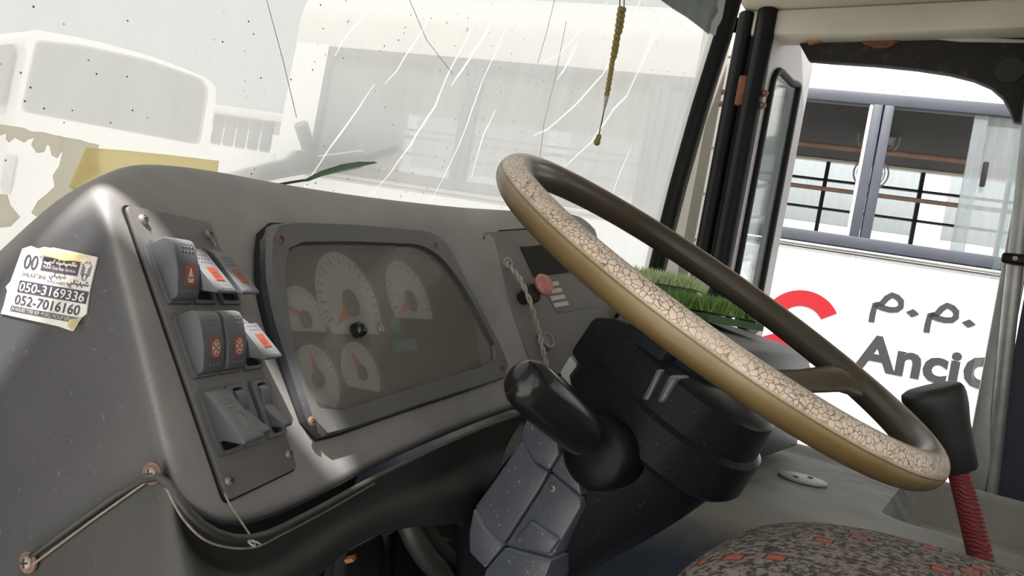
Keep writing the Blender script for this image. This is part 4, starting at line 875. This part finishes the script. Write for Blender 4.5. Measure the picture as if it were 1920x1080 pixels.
# inside
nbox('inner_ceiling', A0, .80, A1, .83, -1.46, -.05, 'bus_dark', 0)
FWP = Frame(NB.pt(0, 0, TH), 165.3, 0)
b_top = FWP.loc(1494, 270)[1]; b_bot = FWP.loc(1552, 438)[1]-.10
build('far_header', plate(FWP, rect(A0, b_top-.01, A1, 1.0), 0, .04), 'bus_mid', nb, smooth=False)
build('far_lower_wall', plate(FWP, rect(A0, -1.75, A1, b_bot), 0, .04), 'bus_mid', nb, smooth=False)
for px, py in ((1545, 350), (1722, 370), (1400, 330), (1880, 400)):
    a, b = FWP.loc(px, py); build('far_post', plate(FWP, rect(a-.012, b_bot, a+.012, b_top), 0, .03), 'matte_black', nb, smooth=False)
for px, py in ((1485, 331), (1475, 383)):
    b = FWP.loc(px, py)[1]; build('far_bar', plate(FWP, rect(A0, b-.007, A1, b+.007), .0, .03), 'matte_black', nb, smooth=False)
IR = Frame(NB.pt(0, 0, -.55), 165.3, 0)
for (p, q) in (((1494, 268), .016), ((1481, 346), .012)):
    b = IR.loc(*p)[1]; m = M(); m.tube([IR.pt(A0+.2, b), IR.pt(A1-.2, b)], q, 10); build('grab_rail', m, 'copper_rail', nb)
for px, py, r in ((1648, 258, .105), (1633, 325, .088)):
    a, b = IR.loc(px, py, -.2); m = M()
    f = build('fan', M().tube([IR.pt(a+r*cos(2*pi*k/28), b+r*sin(2*pi*k/28), -.2) for k in range(28)], .005, 6, closed=True), 'grey_box', nb); f['label'] = 'round wire fan guard'
    for rr in (.8, .6, .4): m = M(); m.tube([IR.pt(a+r*rr*cos(2*pi*k/24), b+r*rr*sin(2*pi*k/24), -.2) for k in range(24)], .0025, 5, closed=True); build('wire_ring', m, 'grey_box', f)
    for k in range(3):
        an = 2*pi*k/3; m = M(); m.prism([IR.pt(a+r*.1*cos(an), b+r*.1*sin(an), -.22), IR.pt(a+r*.75*cos(an-.4), b+r*.75*sin(an-.4), -.22), IR.pt(a+r*.82*cos(an+.2), b+r*.82*sin(an+.2), -.23), IR.pt(a+r*.5*cos(an+.6), b+r*.5*sin(an+.6), -.23)], NB.n*.004); build('fan_blade', m, 'hazy_pane', f, smooth=False)
# lettering
z8 = lambda x, y: NB.loc(1300+x/1.589, 400+y/1.589)
aL, bL = z8(475, 445); aR, bR = z8(830, 500); bT = z8(520, 358)[1]; bB = z8(545, 470)[1]; u1 = NB.loc(1599, 677)
m = M(); aA = z8(478, 440)[0]; text(m, NB, 'Anci', aA, z8(545, 472)[1], z8(806, 400)[0], z8(795, 408)[1], .003, .035); build('lettering', m, 'dark_grey_ink', nb, smooth=False)
m = M(); c0 = z8(858, 476); text(m, NB, 'o', c0[0]-.07, c0[1]-.07, c0[0]+.07, c0[1]+.07, .003, .035); build('lettering', m, 'dark_grey_ink', nb, smooth=False)
for dx, dy in ((0, 0), (164, 31)):
    m = M(); m.ribbon(NB, [z8(x+dx, y+dy) for x, y in ((530, 324), (534, 300), (541, 272), (560, 270), (576, 252), (592, 243), (608, 250), (619, 262), (618, 278), (606, 287), (585, 287), (562, 281), (541, 270))], .026, .003); build('lettering', m, 'dark_grey_ink', nb, smooth=False)
    c = z8(653+dx*1.02, 297+dy); m = M(); m.prism([NB.pt(c[0]+x, c[1]+y, .0025) for x, y in ((-.028, 0), (0, .019), (.028, 0), (0, -.019))], NB.n*.001); build('lettering', m, 'dark_grey_ink', nb, smooth=False)
c = z8(318, 338); m = M(); cr = lambda r, a: (c[0]+r*cos(radians(a)), c[1]+r*sin(radians(a)))
m.grid([[NB.pt(*cr(.098, a), .003) for a in range(32, 186, 7)], [NB.pt(*cr(.172, a), .003) for a in range(32, 186, 7)]]); build('logo_arc', m, 'red_ink', nb, smooth=False)
m = M(); m.grid([[NB.pt(*cr(.098, a), .003) for a in range(206, 316, 7)], [NB.pt(*cr(.172, a), .003) for a in range(206, 316, 7)]]); build('logo_arc', m, 'red_ink', nb, smooth=False)
for dx, dy in ((0, 0), (22, -16), (26, 16), (50, 2)):
    a, b = NB.loc(1385+dx*.6, 494+dy*.6); build('grey_diamond', plate(NB, [(a-.02, b), (a, b+.025), (a+.02, b), (a, b-.025)], .001, .003), 'pale_ink', nb, smooth=False)
nbw = Frame(NB.pt(0, -1.55, -.02), 165.3, 0)
for a in (-2.6, 1.7):
    m = M(); m.revolve(NB.pt(a, -1.62, -.12), NB.n, [(0, .44), (.02, .48), (.16, .48), (.18, .44), (.18, .25), (.14, .24), (.14, 0)], 28); build('wheel', m, 'rubber', nb)
# white coach standing behind it, seen through its windows
wc = thing('white_coach', 'pale coach side glimpsed through the windows of the parked bus', 'bus', NB.pt(1.5, -2.1, -2.7))
def wbox(name, a0, b0, a1, b1, h0, h1, mat): return build(name, plate(NB, rect(a0, b0, a1, b1), h0, h1), mat, wc, bevel=.01)
wbox('side', -4.0, -1.9, 4, 2.2, -2.85, -2.6, 'lower_white')
for k in range(5):
    wbox('window', -3.8+1.5*k, .55, -2.5+1.5*k, 1.25, -2.61, -2.595, 'hazy_pane')
wbox('trim_band', -4, .25, 4, .36, -2.61, -2.59, 'far_grey')

# ------------------------------------------------------------------ building and buses ahead
lb = thing('rear_bus', 'white bus turned tail on at far left with a wide dusty rear window', 'bus', LB.pt(0, -2.75, -1))
def arc(a0, a1, bt): return None
prof = []
for a in [x/12 for x in range(13)]:
    aa = lerp(-.97, .90, a); prof.append((aa, .57-.20*a**1.6))
body = [(-.97, -2.35)] + rpoly([(-.97, .40), (-.95, .565), (-.4, .575), (.2, .53), (.74, .43), (.88, .36), (.90, .2), (.90, -2.35)], [.1, .1, .2, .2, .1, .08, .05, 0.001], 4)
sd_ = V((sin(radians(2)), cos(radians(2)), 0))
m = M(); r0 = [LB.pt(*p) for p in body]; m.loft([r0, [q + sd_*.04+LB.n*-.02 for q in r0], [q+sd_*6 for q in r0]]); build('body', m, 'far_white', lb, bevel=.05, seg=3)
wq = rpoly([(-.86, -.19), (.80, -.19), (.79, .30), (.72, .39), (.2, .47), (-.4, .49), (-.84, .46)], .06, 4)
build('rear_window', plate(LB, wq, .0, .012), 'far_pane', lb, smooth=False)
wq2 = [(p[0]*1.03, p[1]*1.05-.005) for p in wq]; build('window_seal', plate(LB, wq2, -.004, .005), 'far_grey', lb, smooth=False)
SL = Frame(LB.pt(-.97, 0), t=-sd_, u=ZZ)
for k in range(4): build('side_window', plate(SL, rect(-1.3-1.3*k, -.17, -.2-1.3*k, .42, .03), 0, .012), 'far_dark', lb, smooth=False)
build('tail_lamp', plate(LB, rect(-.93, -.95, -.83, -.62, .02), 0, .03), 'far_grey', lb, bevel=.005); build('tail_lamp', plate(LB, rect(.76, -.95, .86, -.62, .02), 0, .03), 'far_grey', lb, bevel=.005)
build('bumper', plate(LB, rect(-.98, -2.2, .91, -1.85, .05), -.1, .08), 'far_white', lb, bevel=.03)
for a in (-.6, .55):
    m = M(); m.revolve(LB.pt(a, -2.33, -1.2), LB.t, [(-.12, .40), (-.1, .44), (.1, .44), (.12, .40), (.12, 0)], 20); build('wheel', m, 'rubber', lb)
CB = Frame(P(460, 250, 13), 160, 0)
cb = thing('site_cabin', 'low white cabin between the two white buses ahead', 'cabin', CB.hit(460, 530))
def cbx(name, pts, h0, h1, mat): build(name, plate(CB, pix(CB, pts), h0, h1), mat, cb, bevel=.01)
p1_, p2_ = CB.loc(360, 195), CB.loc(560, 226); zb = -.8-CB.o.z
build('wall', plate(CB, rect(p1_[0]-1, zb, p2_[0]+1, CB.loc(460, 212)[1]), -2, 0), 'far_white', cb, bevel=.01)
build('eave', plate(CB, rect(p1_[0]-1.1, CB.loc(460, 222)[1], p2_[0]+1, CB.loc(460, 206)[1]), -2, .12), 'far_cream', cb, bevel=.01)
for k in range(5):
    a = lerp(CB.loc(396, 250)[0], CB.loc(512, 260)[0], k/5); w2 = (CB.loc(512, 260)[0]-CB.loc(396, 250)[0])/5
    build('window', plate(CB, rect(a+.02, CB.loc(460, 276)[1], a+w2-.02, CB.loc(460, 224)[1]), 0, .02), 'far_dark', cb, smooth=False)
